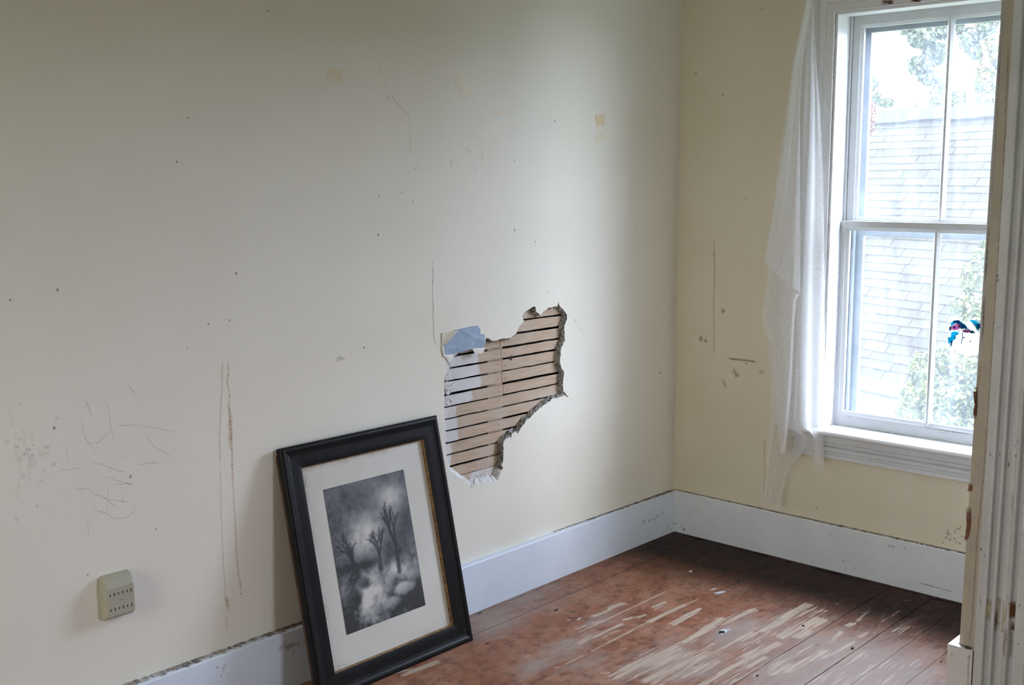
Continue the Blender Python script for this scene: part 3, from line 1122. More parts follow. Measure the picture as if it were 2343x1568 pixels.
# paint splashes and dents
PALE = (0.56, 0.58, 0.58)
fl_blob(R2(320, 280), .030, .011, PALE, 2.2, -.3)
fl_blob(R2(262, 253), .022, .006, PALE, 2.0, -.2)
fl_blob(R2(352, 605), .034, .013, PALE, 2.0, -.1)
fl_blob(R2(330, 615), .020, .012, PALE, 2.0, .5)
fl_blob(R2(810, 508), .022, .010, (.50, .50, .50), .6, -.3)
fl_blob(R1(1050, 645), .012, .004, (.62, .66, .66), 2.2, .3)
fl_blob(R1(1070, 632), .006, .003, (.62, .66, .66), 2.2, .3)
for p, r in ((R1(60, 900), .020), (R1(150, 1030), .022), (R1(590, 970), .015), (R1(620, 895), .012), (R1(710, 945), .012), (R1(320, 700), .016), (R1(955, 282), .022),
             (R1(570, 445), .022), (R1(915, 428), .014), (R1(1010, 525), .010), (R1(1725, 552), .018), (R1(1340, 683), .014), (R1(1660, 660), .014), (R1(1840, 210), .03),
             (R2(440, 618), .018), (R2(170, 1000), .024), (R2(90, 1005), .014), (R2(960, 840), .026), (R2(1430, 645), .026), (R2(1130, 720), .022), (R2(1735, 665), .016),
             (R2(120, 890), .02), (R2(285, 970), .02), (R2(340, 880), .01), (R2(935, 325), .010), (R2(660, 435), .010), (R2(550, 40), .03), (R2(1240, 455), .014),
             (R1(420, 1340), .03), (R1(170, 950), .02), (R1(1880, 930), .02), (R1(1180, 860), .03)):
    fl_blob(p, r * .9, r * .38, (.16, .13, .12), random.uniform(.2, .42), random.uniform(-.25, .15), .4, .55)
fl_blob(R1(70, 905), .012, .006, (.05, .02, .015), .7)
for i in range(70):
    p = (random.uniform(-1.6, -.1), random.uniform(-1.35, -.1))
    fl_blob(p, random.uniform(.0015, .004), random.uniform(.0015, .003), random.choice(((.62, .58, .5), (.05, .03, .02), (.6, .62, .6))), .8)
# dust and dirt along the wall
for i in range(60):
    x = random.uniform(-2.3, -.1)
    fl_blob((x, -.035 - random.random() * .012), random.uniform(.02, .06), random.uniform(.004, .012), (.30, .25, .22), random.uniform(.1, .4))
for i in range(50):
    y = random.uniform(-1.5, -.05)
    fl_blob((-.035 - random.random() * .015, y), random.uniform(.006, .016), random.uniform(.02, .05), (.03, .02, .015), random.uniform(.3, .7))
for i in range(14):
    p = R2(random.uniform(1700, 2300), random.uniform(270, 360))
    fl_blob(p, random.uniform(.003, .007), random.uniform(.002, .004), (.5, .47, .4), .7)
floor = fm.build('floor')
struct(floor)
for nm, arr in (('wear', fwear), ('grey', fgrey), ('lit_floor', flit)):
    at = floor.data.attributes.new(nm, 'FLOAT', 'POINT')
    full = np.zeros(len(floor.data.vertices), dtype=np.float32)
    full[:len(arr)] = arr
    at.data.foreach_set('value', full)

# ------------------------------------------------------------ window wall, back wall, right wall, ceiling
def wall_with_opening(mb_, plane, a0, a1, z0, z1, oa0, oa1, oz0, oz1, t0, t1, mat):
    """plane 'x': wall in the y-z plane between x=t0..t1"""
    def bx(p0, p1, q0, q1):
        if plane == 'x':
            mb_.box((t0, p0, q0), (t1, p1, q1), mat)
        else:
            mb_.box((p0, t0, q0), (p1, t1, q1), mat)
    bx(a0, oa0, z0, z1)
    bx(oa1, a1, z0, z1)
    bx(oa0, oa1, z0, oz0)
    bx(oa0, oa1, oz1, z1)


mb = MB()
wall_with_opening(mb, 'x', YR - .15, 0.0, -.02, CEIL + .1, WY0 - .02, WY1 + .02, WZ0 - .02, WZ1 + .02, 0.0, 0.15, M['wall_front'])
RP = lambda a, b: (-0.0007, a, b)


def rw_line(px, hw_m, col, al, jit=.0006):
    mb.ribbon([FW(*p) for p in px], hw_m, RP, col, al, jitter=jit)


def rw_blob(u, v, r, col, al, asp=1.0, hard=.5):
    mb.blob(FW(u, v), r, r * asp, random.uniform(0, .5), RP, col, al, rough=.35, hard=hard)


OCH = (0.30, 0.25, 0.17)
rw_line([(1634, 545), (1635, 640), (1633, 720), (1634, 812)], .004, (.45, .39, .28), .5)
rw_line([(1634, 815), (1650, 820)], .004, OCH, .5)
rw_line([(1662, 820), (1700, 824), (1735, 829)], .006, OCH, .75)
rw_line([(1750, 828), (1758, 829)], .005, (.14, .10, .06), .8)
rw_blob(1708, 832, .004, (.06, .05, .04), .9)
for u, v in ((1680, 850), (1686, 858)):
    rw_blob(u, v, .014, OCH, .5)
rw_line([(1650, 865), (1660, 885), (1665, 890)], .008, OCH, .6)
rw_line([(1655, 865), (1663, 887)], .003, (.75, .72, .65), .7)
rw_line([(1672, 838), (1682, 858)], .006, OCH, .5)
rw_line([(1588, 875), (1605, 880)], .010, OCH, .6)
rw_line([(1735, 857), (1752, 846)], .008, OCH, .45)
for u, v, r in ((1654, 217, .006), (1592, 168, .006), (1530, 315, .004), (1711, 110, .005), (1604, 775, .014), (1655, 712, .012), (1615, 780, .01), (1600, 360, .004),
                (1707, 455, .004), (1745, 20, .005), (1869, 1163, .005), (1830, 1160, .003)):
    rw_blob(u, v, r, (.22, .17, .11), .6)
for i in range(26):
    rw_blob(2188 + random.gauss(0, 14), 1222 + random.gauss(0, 14), random.uniform(.002, .006), (.20, .13, .08), random.uniform(.3, .75))
rw_line([(1749, 1000), (1750, 1060), (1749, 1130)], .006, (.62, .52, .38), .35)
# dark line right under the apron
rw_line([(1890, 1046), (1930, 1052), (1975, 1058)], .003, (.10, .08, .06), .7)
rw_line([(1975, 1058), (2080, 1077), (2150, 1090), (2214, 1102)], .0035, (.06, .045, .03), .8)
wall_front = struct(mb.build('wall_front'))

mb = MB()
wall_with_opening(mb, 'x', YR - .15, 0.0, -.02, CEIL + .1, -1.45, -.35, .65, 2.25, XB - .15, XB, M['wall'])
struct(mb.build('wall_back'))
mb = MB()
wall_with_opening(mb, 'y', XB - .15, -1.0, -.02, CEIL + .1, -1.64, -1.02, .60, 1.80, YR - .15, YR, M['wall'])
wall_with_opening(mb, 'y', -1.0, 0.15, -.02, CEIL + .1, -.63, -.07, .65, 2.25, YR - .15, YR, M['wall'])
struct(mb.build('wall_right'))
mb = MB()
mb.box((XB - .15, YR - .15, CEIL), (.15, .22, CEIL + .12), M['ceiling'])
struct(mb.build('ceiling'))

# ------------------------------------------------------------ baseboards
def dirt_strip(mb_, pts_fn, n, cols, wid, z):
    """crusted dirt lying on top of the board against the wall"""
    k = 0
    for i in range(n):
        c = random.choice(cols)
        a0, a1 = i / n, (i + random.uniform(.8, 1.6)) / n
        p0, p1 = pts_fn(a0), pts_fn(min(1, a1))
        w_ = wid(a0) * random.uniform(.5, 1.2)
        nrm = pts_fn(None)
        dp = 0.0008 + 0.0018 * random.random()
        q0 = (p0[0] + nrm[0] * w_, p0[1] + nrm[1] * w_)
        q1 = (p1[0] + nrm[0] * w_ * random.uniform(.7, 1.2), p1[1] + nrm[1] * w_ * random.uniform(.7, 1.2))
        mb_.add([(p0[0], p0[1], z + dp), (p1[0], p1[1], z + dp), (q1[0], q1[1], z + dp * .5), (q0[0], q0[1], z + dp * .5)], [(0, 1, 2, 3)], M['decal'],
                [tuple(c) + (.95,), tuple(c) + (.95,), tuple(c) + (.75,), tuple(c) + (.75,)])


DIRT = [(.05, .04, .03), (.09, .07, .05), (.16, .12, .08), (.24, .19, .13), (.12, .09, .06)]
DIRT2 = [(.42, .38, .33), (.30, .27, .23), (.20, .16, .12), (.55, .52, .48), (.12, .09, .07), (.36, .25, .17)]
mb = MB()
tl = lambda x: 0.021 + 0.0055 * min(3, -x)
xs_ = np.linspace(XB, -0.015, 60)
vs, fs = [], []
for x in xs_:
    t_ = tl(x)
    vs += [(x, 0.003, 0), (x, -t_, -0.004), (x, -t_, HB - .003), (x, -t_ + .003, HB), (x, 0.003, HB)]
for i in range(len(xs_) - 1):
    for k in range(4):
        a = 5 * i + k
        fs.append((a, a + 1, a + 6, a + 5))
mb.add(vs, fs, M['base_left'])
dirt_strip(mb, lambda a: (0, -1) if a is None else (-.8 * (1 - a) - .018 * a, -.0005), 70, DIRT, lambda a: .006 + .016 * a, HB)
dirt_strip(mb, lambda a: (0, -1) if a is None else (-3.2 * (1 - a) - 1.75 * a, -.0005), 150, DIRT2, lambda a: .026, HB)
dirt_strip(mb, lambda a: (0, -1) if a is None else (-2.1 * (1 - a) - 1.72 * a, -.0005), 60, DIRT, lambda a: .022, HB)
BP = lambda a, b: (a, -tl(a) - .0008, b)


def bl_blob(u, v, rx, ry, col, al):
    p = on_plane(u, v, 1, -.024)
    mb.blob((p.x, p.z), rx, ry, random.uniform(0, 1), BP, col, al, rough=.4)


for u, v in ((1473, 1194), (1486, 1191), (1497, 1188), (1505, 1183), (1517, 1175)):
    bl_blob(u, v, .008, .010, (.36, .33, .28), .55)
for u, v in ((1537, 1212), (1530, 1208), (1542, 1198)):
    bl_blob(u, v, .006, .008, (.25, .22, .19), .5)
for dx in range(9):
    bl_blob(655 + random.gauss(0, 12), 1478 + random.gauss(0, 9), .012, .010, (.47, .44, .38), .35)
bl_blob(681, 1509, .002, .005, (.05, .05, .05), .8)
for i in range(8):
    bl_blob(505 + random.gauss(0, 9), 1525 + random.gauss(0, 9), .004, .006, (.55, .53, .52), .5)
struct(mb.build('baseboard_left'))

mb = MB()
T = 0.021
ys_ = np.linspace(YR, -0.019, 40)
vs, fs = [], []
for y in ys_:
    vs += [(0.003, y, 0), (-T, y, -.004), (-T, y, HB - .003), (-T + .003, y, HB), (0.003, y, HB)]
for i in range(len(ys_) - 1):
    for k in range(4):
        a = 5 * i + k
        fs.append((a, a + 5, a + 6, a + 1))
mb.add(vs, fs, M['base'])
DIRT3 = [(.06, .045, .03), (.10, .08, .05), (.20, .165, .11), (.30, .26, .18), (.36, .33, .25)]
dirt_strip(mb, lambda a: (-1, 0) if a is None else (-.0005, -.018 * (1 - a) - 1.55 * a), 150, DIRT3, lambda a: .010 + .012 * a, HB)
BR_ = lambda a, b: (-T - .0008, a, b)
for u, v, r in ((1565, 1212, .009), (1560, 1203, .005), (1545, 1199, .004), (1548, 1199, .004), (1581, 1173, .005), (1958, 1300, .004), (1984, 1243, .0035), (2036, 1250, .006),
                (2044, 1251, .005), (1930, 1285, .004), (1636, 1208, .003), (2070, 1256, .004), (2090, 1370, .004), (1800, 1260, .003), (1700, 1230, .003)):
    p = on_plane(u, v, 0, -T)
    mb.blob((p.y, p.z), r, r, 0, BR_, (.30, .28, .25), .65, rough=.4)
p0, p1 = on_plane(2100, 1333, 0, -T), on_plane(2185, 1356, 0, -T)
mb.ribbon([(p0.y, p0.z), (p1.y, p1.z)], .0018, BR_, (.08, .07, .06), .9)
for i in range(30):
    p = on_plane(random.uniform(1560, 2190), random.uniform(1170, 1370), 0, -T)
    if 0.005 < p.z < HB - .005:
        mb.blob((p.y, p.z), random.uniform(.002, .006), random.uniform(.002, .005), 0, BR_, (.5, .48, .45), .3, rough=.4)
struct(mb.build('baseboard_front'))

# ------------------------------------------------------------ partition on the right with its corner, baseboard and door casing
PX0, PX1 = -.805, -.70
pe = lambda z: -1.532 - 0.0085 * z      # the slightly leaning outer corner
mb = MB()
vs, fs = [], []
zz = [0, .5, 1, 1.5, 2, CEIL]
prof_ = []
for z in zz:
    e = pe(z)
    ring = [(PX0, -1.75), (PX0, e - .0125), (PX0 + .002, e - .004), (PX0 + .006, e), (PX1, e), (PX1, -1.75)]
    vs += [(x, y, z) for x, y in ring]
for i in range(len(zz) - 1):
    for k in range(6):
        a, b = 6 * i + k, 6 * i + (k + 1) % 6
        mat_ = M['greyedge'] if k in (1, 2) and zz[i] >= 1 else M['beige']
        fs.append((a, b, b + 6, a + 6))
s_b, s_g = [], []
for idx, fc in enumerate(fs):
    k, i = idx % 6, idx // 6
    (s_g if (k in (1, 2, 3) and zz[i] >= 1.0) else s_b).append(fc)
mb.add(vs, s_b, M['beige'])
mb.add(vs, s_g, M['greyedge'])
mb.box((PX0, -2.60, 2.08), (PX1, -1.75, CEIL), M['beige'])
mb.box((PX0, YR, 0), (PX1, -2.60, CEIL), M['beige'])
PP = lambda a, b: (PX0 - .0008, a, b)


def pt_line(px, hw_, col, al):
    q = [on_plane(u, v, 0, PX0) for u, v in px]
    mb.ribbon([(p.y, p.z) for p in q], hw_, PP, col, al, jitter=.0006)


# cracked joint between the corner strip and the plaster
pt_line([(2298, 2), (2291, 100), (2283, 220), (2275, 360), (2268, 470)], .0014, (.10, .085, .06), .6)
pt_line([(2264, 510), (2260, 560), (2257, 610), (2254, 650)], .0020, (.08, .05, .035), .85)
pt_line([(2253, 675), (2251, 710), (2250, 745), (2246, 790)], .0020, (.05, .03, .025), .95)
pt_line([(2244, 830), (2240, 870), (2236, 900), (2234, 940)], .0015, (.12, .09, .06), .6)
pt_line([(2230, 880), (2233, 925), (2231, 960)], .006, (.14, .05, .03), 2.6)
pt_line([(2233, 995), (2231, 1010)], .002, (.15, .10, .07), .7)
pt_line([(2219, 1104), (2221, 1118), (2220, 1127)], .0085, (.20, .085, .035), 2.6)
pt_line([(2217, 1137), (2216, 1148)], .005, (.25, .12, .06), 2.6)
pt_line([(2214, 1158), (2216, 1180), (2217, 1205), (2213, 1225), (2209, 1240)], .0075, (.21, .085, .045), 2.6)
pt_line([(2222, 1225), (2224, 1232)], .004, (.16, .09, .05), 2.6)
# dirty joint beside the casing
pt_line([(2308, 100), (2296, 400), (2272, 780), (2255, 1040), (2236, 1230), (2226, 1400), (2219, 1470)], .003, (.26, .20, .13), .45)
struct(mb.build('wall_partition'))

mb = MB()
BX = -.8265
y_out, y_in = -1.5107, -1.582
vs = [(BX, y_out, -.004), (BX, y_in, -.004), (BX, y_out, HB), (BX, y_in, HB), (PX0, -1.532, HB), (PX0, y_in, HB),
      (PX1 + .02, y_out, -.004), (PX1 + .02, y_out, HB), (PX1 + .02, -1.532, HB), (PX1 + .02, -1.532, -.004)]
mb.add(vs, [(0, 2, 3, 1), (2, 4, 5, 3), (0, 6, 7, 2), (2, 7, 8, 4), (6, 9, 8, 7)], M['white'])
TP = lambda a, b: (a, b, HB + .0008)
mb.blob((PX0 - .010, -1.566), .013, .012, 0, TP, (.05, .04, .028), .95, rough=.4, hard=.75)
mb.blob((PX0 - .004, -1.550), .006, .014, 0, TP, (.14, .12, .085), .9, rough=.4, hard=.6)
mb.ribbon([(BX + .001, -1.513), (BX + .001, -1.535)], .0012, TP, (.12, .10, .08), .8)
EP = lambda a, b: (BX - .0006, a, b)
mb.ribbon([(-1.512, HB - .001), (-1.53, HB - .002), (-1.545, HB - .003)], .0018, EP, (.25, .22, .19), .8)
mb.ribbon([(-1.574, HB - .004), (-1.572, .12), (-1.576, .05), (-1.574, 0)], .0035, EP, (.33, .32, .30), .5)
mb.blob((-1.525, HB - .028), .004, .006, 0, EP, (.45, .44, .43), .5)
struct(mb.build('baseboard_partition'))

# moulded door casing: profile across its width (y) against relief (towards the room)
E_ = -1.5835
cprof = [(0, .0), (0, .017), (.0015, .0185), (.0165, .0185), (.0195, .0225), (.0225, .0245), (.0255, .0225), (.0275, .017), (.030, .0135), (.033, .0125), (.0365, .0145),
         (.041, .0195), (.0455, .0220), (.0495, .0208), (.0525, .0165), (.0545, .0128), (.058, .0118), (.0615, .0132), (.064, .0180), (.067, .0212), (.0745, .0226),
         (.079, .0218), (.0815, .0200), (.0845, .0212), (.0885, .0208), (.0915, .0180), (.094, .0132), (.0975, .0118), (.101, .0128), (.1035, .0170), (.107, .0225), (.1105, .0245),
         (.114, .0225), (.117, .0185), (.133, .0185), (.1345, .017), (.1345, 0)]
cprof = [(a, .0185 + (r - .0185) * (1.45 if r > .0185 else 1.8) if .018 < a < .116 else r) for a, r in cprof]
mb = MB()
tz = [0, .25, .5, .75, 1.0, 1.3, 1.6, 1.9, 2.2]
n_ = len(cprof)
vs, fs = [], []
for z in tz:
    vs += [(PX0 - r, E_ - a - .0035 * (z - .25), z) for a, r in cprof]
for i in range(len(tz) - 1):
    for k in range(n_ - 1):
        fs.append((n_ * i + k, n_ * (i + 1) + k, n_ * (i + 1) + k + 1, n_ * i + k + 1))
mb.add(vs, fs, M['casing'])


def cas_relief(a):
    for (a0, r0), (a1, r1) in zip(cprof[:-1], cprof[1:]):
        if a0 <= a <= a1 and a1 > a0:
            return r0 + (r1 - r0) * (a - a0) / (a1 - a0)
    return .0185


def CP(a, z):
    return (PX0 - cas_relief(max(0.002, min(.132, a))) - .0008, E_ - a - .0035 * (z - .25), z)


def cas_pt(u, v):
    p = on_plane(u, v, 0, PX0 - .02)
    return (E_ - .0035 * (p.z - .25) - p.y, p.z)


def cas_line(px, hw_, col, al, jit=.0006):
    mb.ribbon([cas_pt(*p) for p in px], hw_, CP, col, al, jitter=jit)


YEL = (.52, .46, .34)
cas_line([(2317, 1375), (2315, 1395), (2313, 1420)], .0105, (.20, .10, .045), 2.6)
cas_line([(2318, 1425), (2316, 1440), (2311, 1443)], .006, (.16, .09, .045), 2.6)
cas_line([(2263, 1370), (2261, 1395), (2259, 1425)], .0115, YEL, 2.4)
cas_line([(2292, 1370), (2290, 1410), (2288, 1448)], .0135, YEL, 2.4)
cas_line([(2310, 1440), (2306, 1470), (2303, 1510)], .012, (.44, .39, .30), 2.0)
cas_line([(2279, 1395), (2277, 1430), (2275, 1450)], .004, (.16, .12, .08), .85)
cas_line([(2274, 1440), (2279, 1452)], .003, (.15, .11, .07), .8)
cas_line([(2309, 1363), (2307, 1370), (2314, 1376)], .0015, (.15, .13, .11), .8)
cas_line([(2305, 1310), (2306, 1330)], .0012, (.2, .18, .16), .7)
cas_line([(2318, 1120), (2316, 1180)], .004, (.42, .36, .28), .5)
cas_line([(2245, 1360), (2243, 1395)], .004, (.30, .25, .18), .6)
for u, v, r in ((2282, 632, .006), (2284, 640, .006), (2281, 643, .005), (2266, 1041, .003), (2284, 1042, .004), (2309, 1042, .006), (2325, 1043, .006), (2307, 1062, .008), (2305, 1066, .006),
                (2252, 1271, .004), (2318, 914, .004), (2313, 950, .003), (2329, 1010, .004), (2324, 1020, .003), (2263, 1555, .003), (2256, 1435, .0025), (2300, 1132, .0025),
                (2333, 1385, .004), (2331, 1390, .003), (2330, 1475, .004), (2245, 1257, .005), (2290, 1100, .003), (2270, 1130, .003), (2299, 1210, .0025)):
    a, z = cas_pt(u, v)
    mb.blob((a, z), r * .55, r, 0, CP, (.17, .145, .12), .75, rough=.4)
for i in range(24):
    a, z = random.uniform(.004, .13), random.uniform(.1, 2.1)
    mb.blob((a, z), random.uniform(.001, .003), random.uniform(.002, .008), 0, CP, (.40, .37, .33), random.uniform(.2, .5), rough=.4)
struct(mb.build('trim_1', bevel=0))
# the door the casing belongs to, just past the right edge of the view
d1 = struct(empty('door_1', (PX0, -2.17, 0)))
mb = MB()
mb.box((PX0 + .03, -2.58, .01), (PX0 + .07, -1.765, 2.06), M['white'])
for y0 in (-2.50, -2.13):
    for z0, z1 in ((.25, .95), (1.12, 1.90)):
        mb.box((PX0 + .026, y0, z0), (PX0 + .034, y0 + .27, z1), M['white'])
mb.build('door_leaf', d1, bevel=.003)
mb = MB()
mb.box((PX0 - .005, -1.765, 0), (PX1, -1.735, 2.08), M['white'])
mb.box((PX0 - .005, -2.60, 0), (PX1, -2.58, 2.08), M['white'])
mb.box((PX0 - .005, -2.58, 2.06), (PX1, -1.765, 2.08), M['white'])
mb.build('door_jamb', d1)

# ------------------------------------------------------------ window in the front wall
win = struct(empty('window_1', (0, -1.05, .55)))
# casing boards with stepped moulding; profile: distance from opening, relief
wprof = [(0, 0), (0, .017), (.003, .019), (.028, .019), (.031, .0165), (.036, .0165), (.039, .021), (.054, .0215), (.058, .018), (.064, .0175), (.068, .022), (.096, .024), (.101, .028),
         (.107, .028), (.110, .024), (.110, 0)]


def casing_part(name, axis):
    m = MB()
    if axis == 'left':
        zz_ = [.545, 1.0, 1.5, WZ1]
        for i in range(len(zz_) - 1):
            pass
        m.prism(wprof, lambda p, q, s: (-q, WY1 + p, s if s < 1 else s + p), .545, WZ1, M['white'])
    elif axis == 'right':
        m.prism(wprof, lambda p, q, s: (-q, WY0 - p, s if s < 1 else s + p), .545, WZ1, M['white'])
    else:
        m.prism(wprof, lambda p, q, s: (-q, s + (p if s > -1 else -p), WZ1 + p), WY0, WY1, M['white'])
    return m


m = casing_part('casing', 'left')
CPL = lambda a, b: (-.0200, a, b)


def win_line(m_, px, hw_, col, al, x=-.0195):
    q = [on_plane(u, v, 0, x) for u, v in px]
    m_.ribbon([(p.y, p.z) for p in q], hw_, lambda a, b: (x - .0006, a, b), col, al, jitter=.0004)


win_line(m, [(1912, 30), (1911, 60)], .0035, (.03, .025, .02), .95)
win_line(m, [(1912, 28), (1918, 24)], .003, (.03, .025, .02), .9)
segs = [(60, 100, .0010), (105, 200, .0012), (170, 182, .004), (205, 330, .0013), (340, 405, .0010), (430, 500, .0012), (500, 540, .0022), (545, 585, .0013), (560, 600, .0020), (600, 640, .0010), (640, 700, .0010),
        (700, 720, .0016), (730, 830, .0009), (840, 930, .0010), (935, 968, .0016)]
for v0, v1, hw_ in segs:
    f_ = lambda v: 1912 - (v - 30) * (28.5 / 940)
    win_line(m, [(f_(v0), v0), (f_((v0 + v1) / 2) + random.uniform(-.8, .8), (v0 + v1) / 2), (f_(v1), v1)], hw_, (.05, .04, .035), .9)
for u, v, r in ((1907, 180, .006), (1903, 220, .003), (1896, 245, .004), (1893, 330, .003), (1890, 360, .004), (1886, 583, .004), (1888, 640, .003), (1899, 590, .004), (1899, 75, .004), (1892, 140, .004)):
    p = on_plane(u, v, 0, -.0195)
    m.blob((p.y, p.z), r * .6, r, 0, lambda a, b: (-.0201, a, b), (.35, .33, .29), .6)
m.build('casing', win)
m = casing_part('casing', 'right')
m.build('casing', win)
m = casing_part('casing', 'top')
BROWN = (.10, .045, .022)
for px, hw_ in (([(2016, 7), (2030, 6), (2046, 3)], .009), ([(2082, 2), (2110, -1)], .007), ([(2022, 10), (2034, 9)], .006)):
    win_line(m, px, hw_, BROWN, 2.6, -.0215)
win_line(m, [(1925, 23), (1990, 16), (2060, 8), (2110, 3)], .0012, (.2, .17, .14), .6, -.0195)
m.build('casing', win)
# jamb lining, stops and parting beads
m = MB()
for y0, y1 in ((WY1, WY1 + .03), (WY0 - .03, WY0)):
    m.box((-.004, y0, .50), (.235, y1, WZ1 + .03), M['white'])
m.box((-.004, WY0 - .03, WZ1), (.235, WY1 + .03, WZ1 + .03), M['white'])
m.build('jamb', win)
m = MB()
for s, yy in ((1, WY1), (-1, WY0)):
    m.box((-.010, yy - s * .0005, .552), (.068, yy - s * .010, WZ1 - .0005), M['white'])
    m.box((.1085, yy - s * .0005, 1.34), (.1145, yy - s * .010, WZ1 - .0005), M['white'])
    m.box((.1495, yy - s * .0005, .53), (.160, yy - s * .012, WZ1 - .0005), M['white'])
m.box((-.010, WY0 + .010, WZ1 - .010), (.068, WY1 - .010, WZ1 - .0005), M['white'])
rs_ = lambda a, b: (a, WY1 - .0107, b)
for u, v in ((1923, 105), (1924, 124), (1913, 503), (1934, 88), (1911, 795)):
    p = on_plane(u, v, 1, WY1 - .010)
    m.blob((p.x, p.z), .004, .005, 0, rs_, (.25, .23, .2), .7)
m.build('stop_bead', win, bevel=.002)


def sash(name, x0, x1, yo0, yo1, zb, zt, stile, rb, rt, bead, cy, label, horn=0):
    m = MB()
    W_ = M['sash_shaded']
    m.box((x0, yo1 - stile, zb), (x1, yo1, zt), W_)
    m.box((x0, yo0, zb), (x1, yo0 + stile, zt), W_)
    m.box((x0, yo0 + stile, zb), (x1, yo1 - stile, zb + rb), W_)
    m.box((x0, yo0 + stile, zt - rt), (x1, yo1 - stile, zt), W_)
    zi0, zi1 = zb + rb, zt - rt
    yi0, yi1 = yo0 + stile, yo1 - stile
    xm = (x0 + x1) / 2
    # sloping glazing beads
    for a, b, c, d in (((yi1, zi0), (yi1, zi1), (yi1 - bead, zi1 - bead), (yi1 - bead, zi0 + bead)),
                       ((yi0, zi1), (yi0, zi0), (yi0 + bead, zi0 + bead), (yi0 + bead, zi1 - bead)),
                       ((yi0, zi0), (yi1, zi0), (yi1 - bead, zi0 + bead), (yi0 + bead, zi0 + bead)),
                       ((yi1, zi1), (yi0, zi1), (yi0 + bead, zi1 - bead), (yi1 - bead, zi1 - bead))):
        k1, k2 = x0 + .004, xm
        V_ = [(x0 + .001, *a), (x0 + .001, *b), (k1, *b), (k1, *a)]
        m.add([(k1 - .002, *a), (k1 - .002, *b), (k1 + .006, *c), (k1 + .006, *d), (xm + .004, *d), (xm + .004, *c)],
              [(0, 1, 2, 3), (3, 2, 5, 4)], W_)
    o = m.build(name, win, bevel=.0015)
    o['label'] = label
    m = MB()
    m.prism([(-.0115, xm + .004), (-.0115, xm - .004), (-.004, x0 + .001), (.004, x0 + .001), (.0115, xm - .004), (.0115, xm + .004)],
            lambda p, q, s: (q, cy + p, s), zi0, zi1, W_)
    m.prism([(-.006, x1), (-.006, xm + .004), (.006, xm + .004), (.006, x1)], lambda p, q, s: (q, cy + p, s), zi0, zi1, W_)
    m.build('muntin', o, loc=None)
    for ya, yb in ((yi0 + .004, cy - .006), (cy + .006, yi1 - .004)):
        m = MB()
        m.add([(xm + .002, ya, zi0 + .002), (xm + .002, yb, zi0 + .002), (xm + .002, yb, zi1 - .002), (xm + .002, ya, zi1 - .002)], [(0, 1, 2, 3)], M['glass'])
        m.build('pane', o, loc=None)
    return o


def child_fix(o):
    pass


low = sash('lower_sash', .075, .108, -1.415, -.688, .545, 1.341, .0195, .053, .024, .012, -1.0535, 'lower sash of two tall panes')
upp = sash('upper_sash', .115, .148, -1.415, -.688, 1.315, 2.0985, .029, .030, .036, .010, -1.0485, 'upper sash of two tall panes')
# dirt on the lower sash, plus a drawn shadow line along its stile
m = MB()
for px, hw_, al in (([(1912, 975), (1950, 979), (2010, 988), (2080, 999), (2150, 1011), (2222, 1023)], .0022, .75), ([(1914, 966), (1916, 970)], .006, .6), ([(1926, 968), (1934, 970)], .005, .5),
                    ([(1935, 950), (1942, 953), (1950, 953)], .002, .7), ([(2112, 978), (2150, 984), (2223, 995)], .0025, .6), ([(2140, 989), (2175, 993)], .0018, .5), ([(1922, 508), (1921, 600), (1918, 700), (1914, 800)], .0012, .5)):
    q = [on_plane(u, v, 0, .0745) for u, v in px]
    m.ribbon([(p.y, p.z) for p in q], hw_, lambda a, b: (.0743, a, b), (.22, .19, .15), al, jitter=.0006)
m.build('grime_and_shadow', low, loc=None)
# stool and moulded apron
m = MB()
sp = [(.072, .5525), (-.046, .5515), (-.052, .5490), (-.056, .5425), (-.055, .5365), (-.048, .5330), (-.022, .5330), (-.022, .527), (.072, .527)]
m.prism(sp, lambda p, q, s: (p, s, q), -1.56, -.56, M['white'])
sl = lambda px, hw_, col, al: m.ribbon([tuple(on_plane(u, v, 2, .552).xy) for u, v in px], hw_, lambda a, b: (a, b, .5530), col, al, jitter=.0008)
sl([(1893, 979), (1905, 979), (1930, 983)], .006, (.45, .38, .28), .6)
stool = m.build('stool', win)
m = MB()
ap = [(-.002, .527), (-.028, .531), (-.030, .527), (-.030, .506), (-.022, .503), (-.025, .500), (-.024, .490), (-.016, .487), (-.025, .482), (-.025, .470), (-.016, .466), (-.021, .458), (-.014, .455), (-.018, .441), (-.002, .441)]
m.prism(ap, lambda p, q, s: (p, s, q), -1.545, -.575, M['casing'])
for px, hw_ in (([(2078, 1021), (2090, 1022)], .006), ([(2113, 1026), (2121, 1027)], .003), ([(2016, 1055), (2019, 1054)], .002), ([(2205, 1066), (2214, 1067)], .003)):
    q = [on_plane(u, v, 0, -.030) for u, v in px]
    m.ribbon([(p.y, p.z) for p in q], hw_, lambda a, b: (-.0312, a, b), (.06, .045, .035), .95, jitter=.0008)
m.build('apron', win)
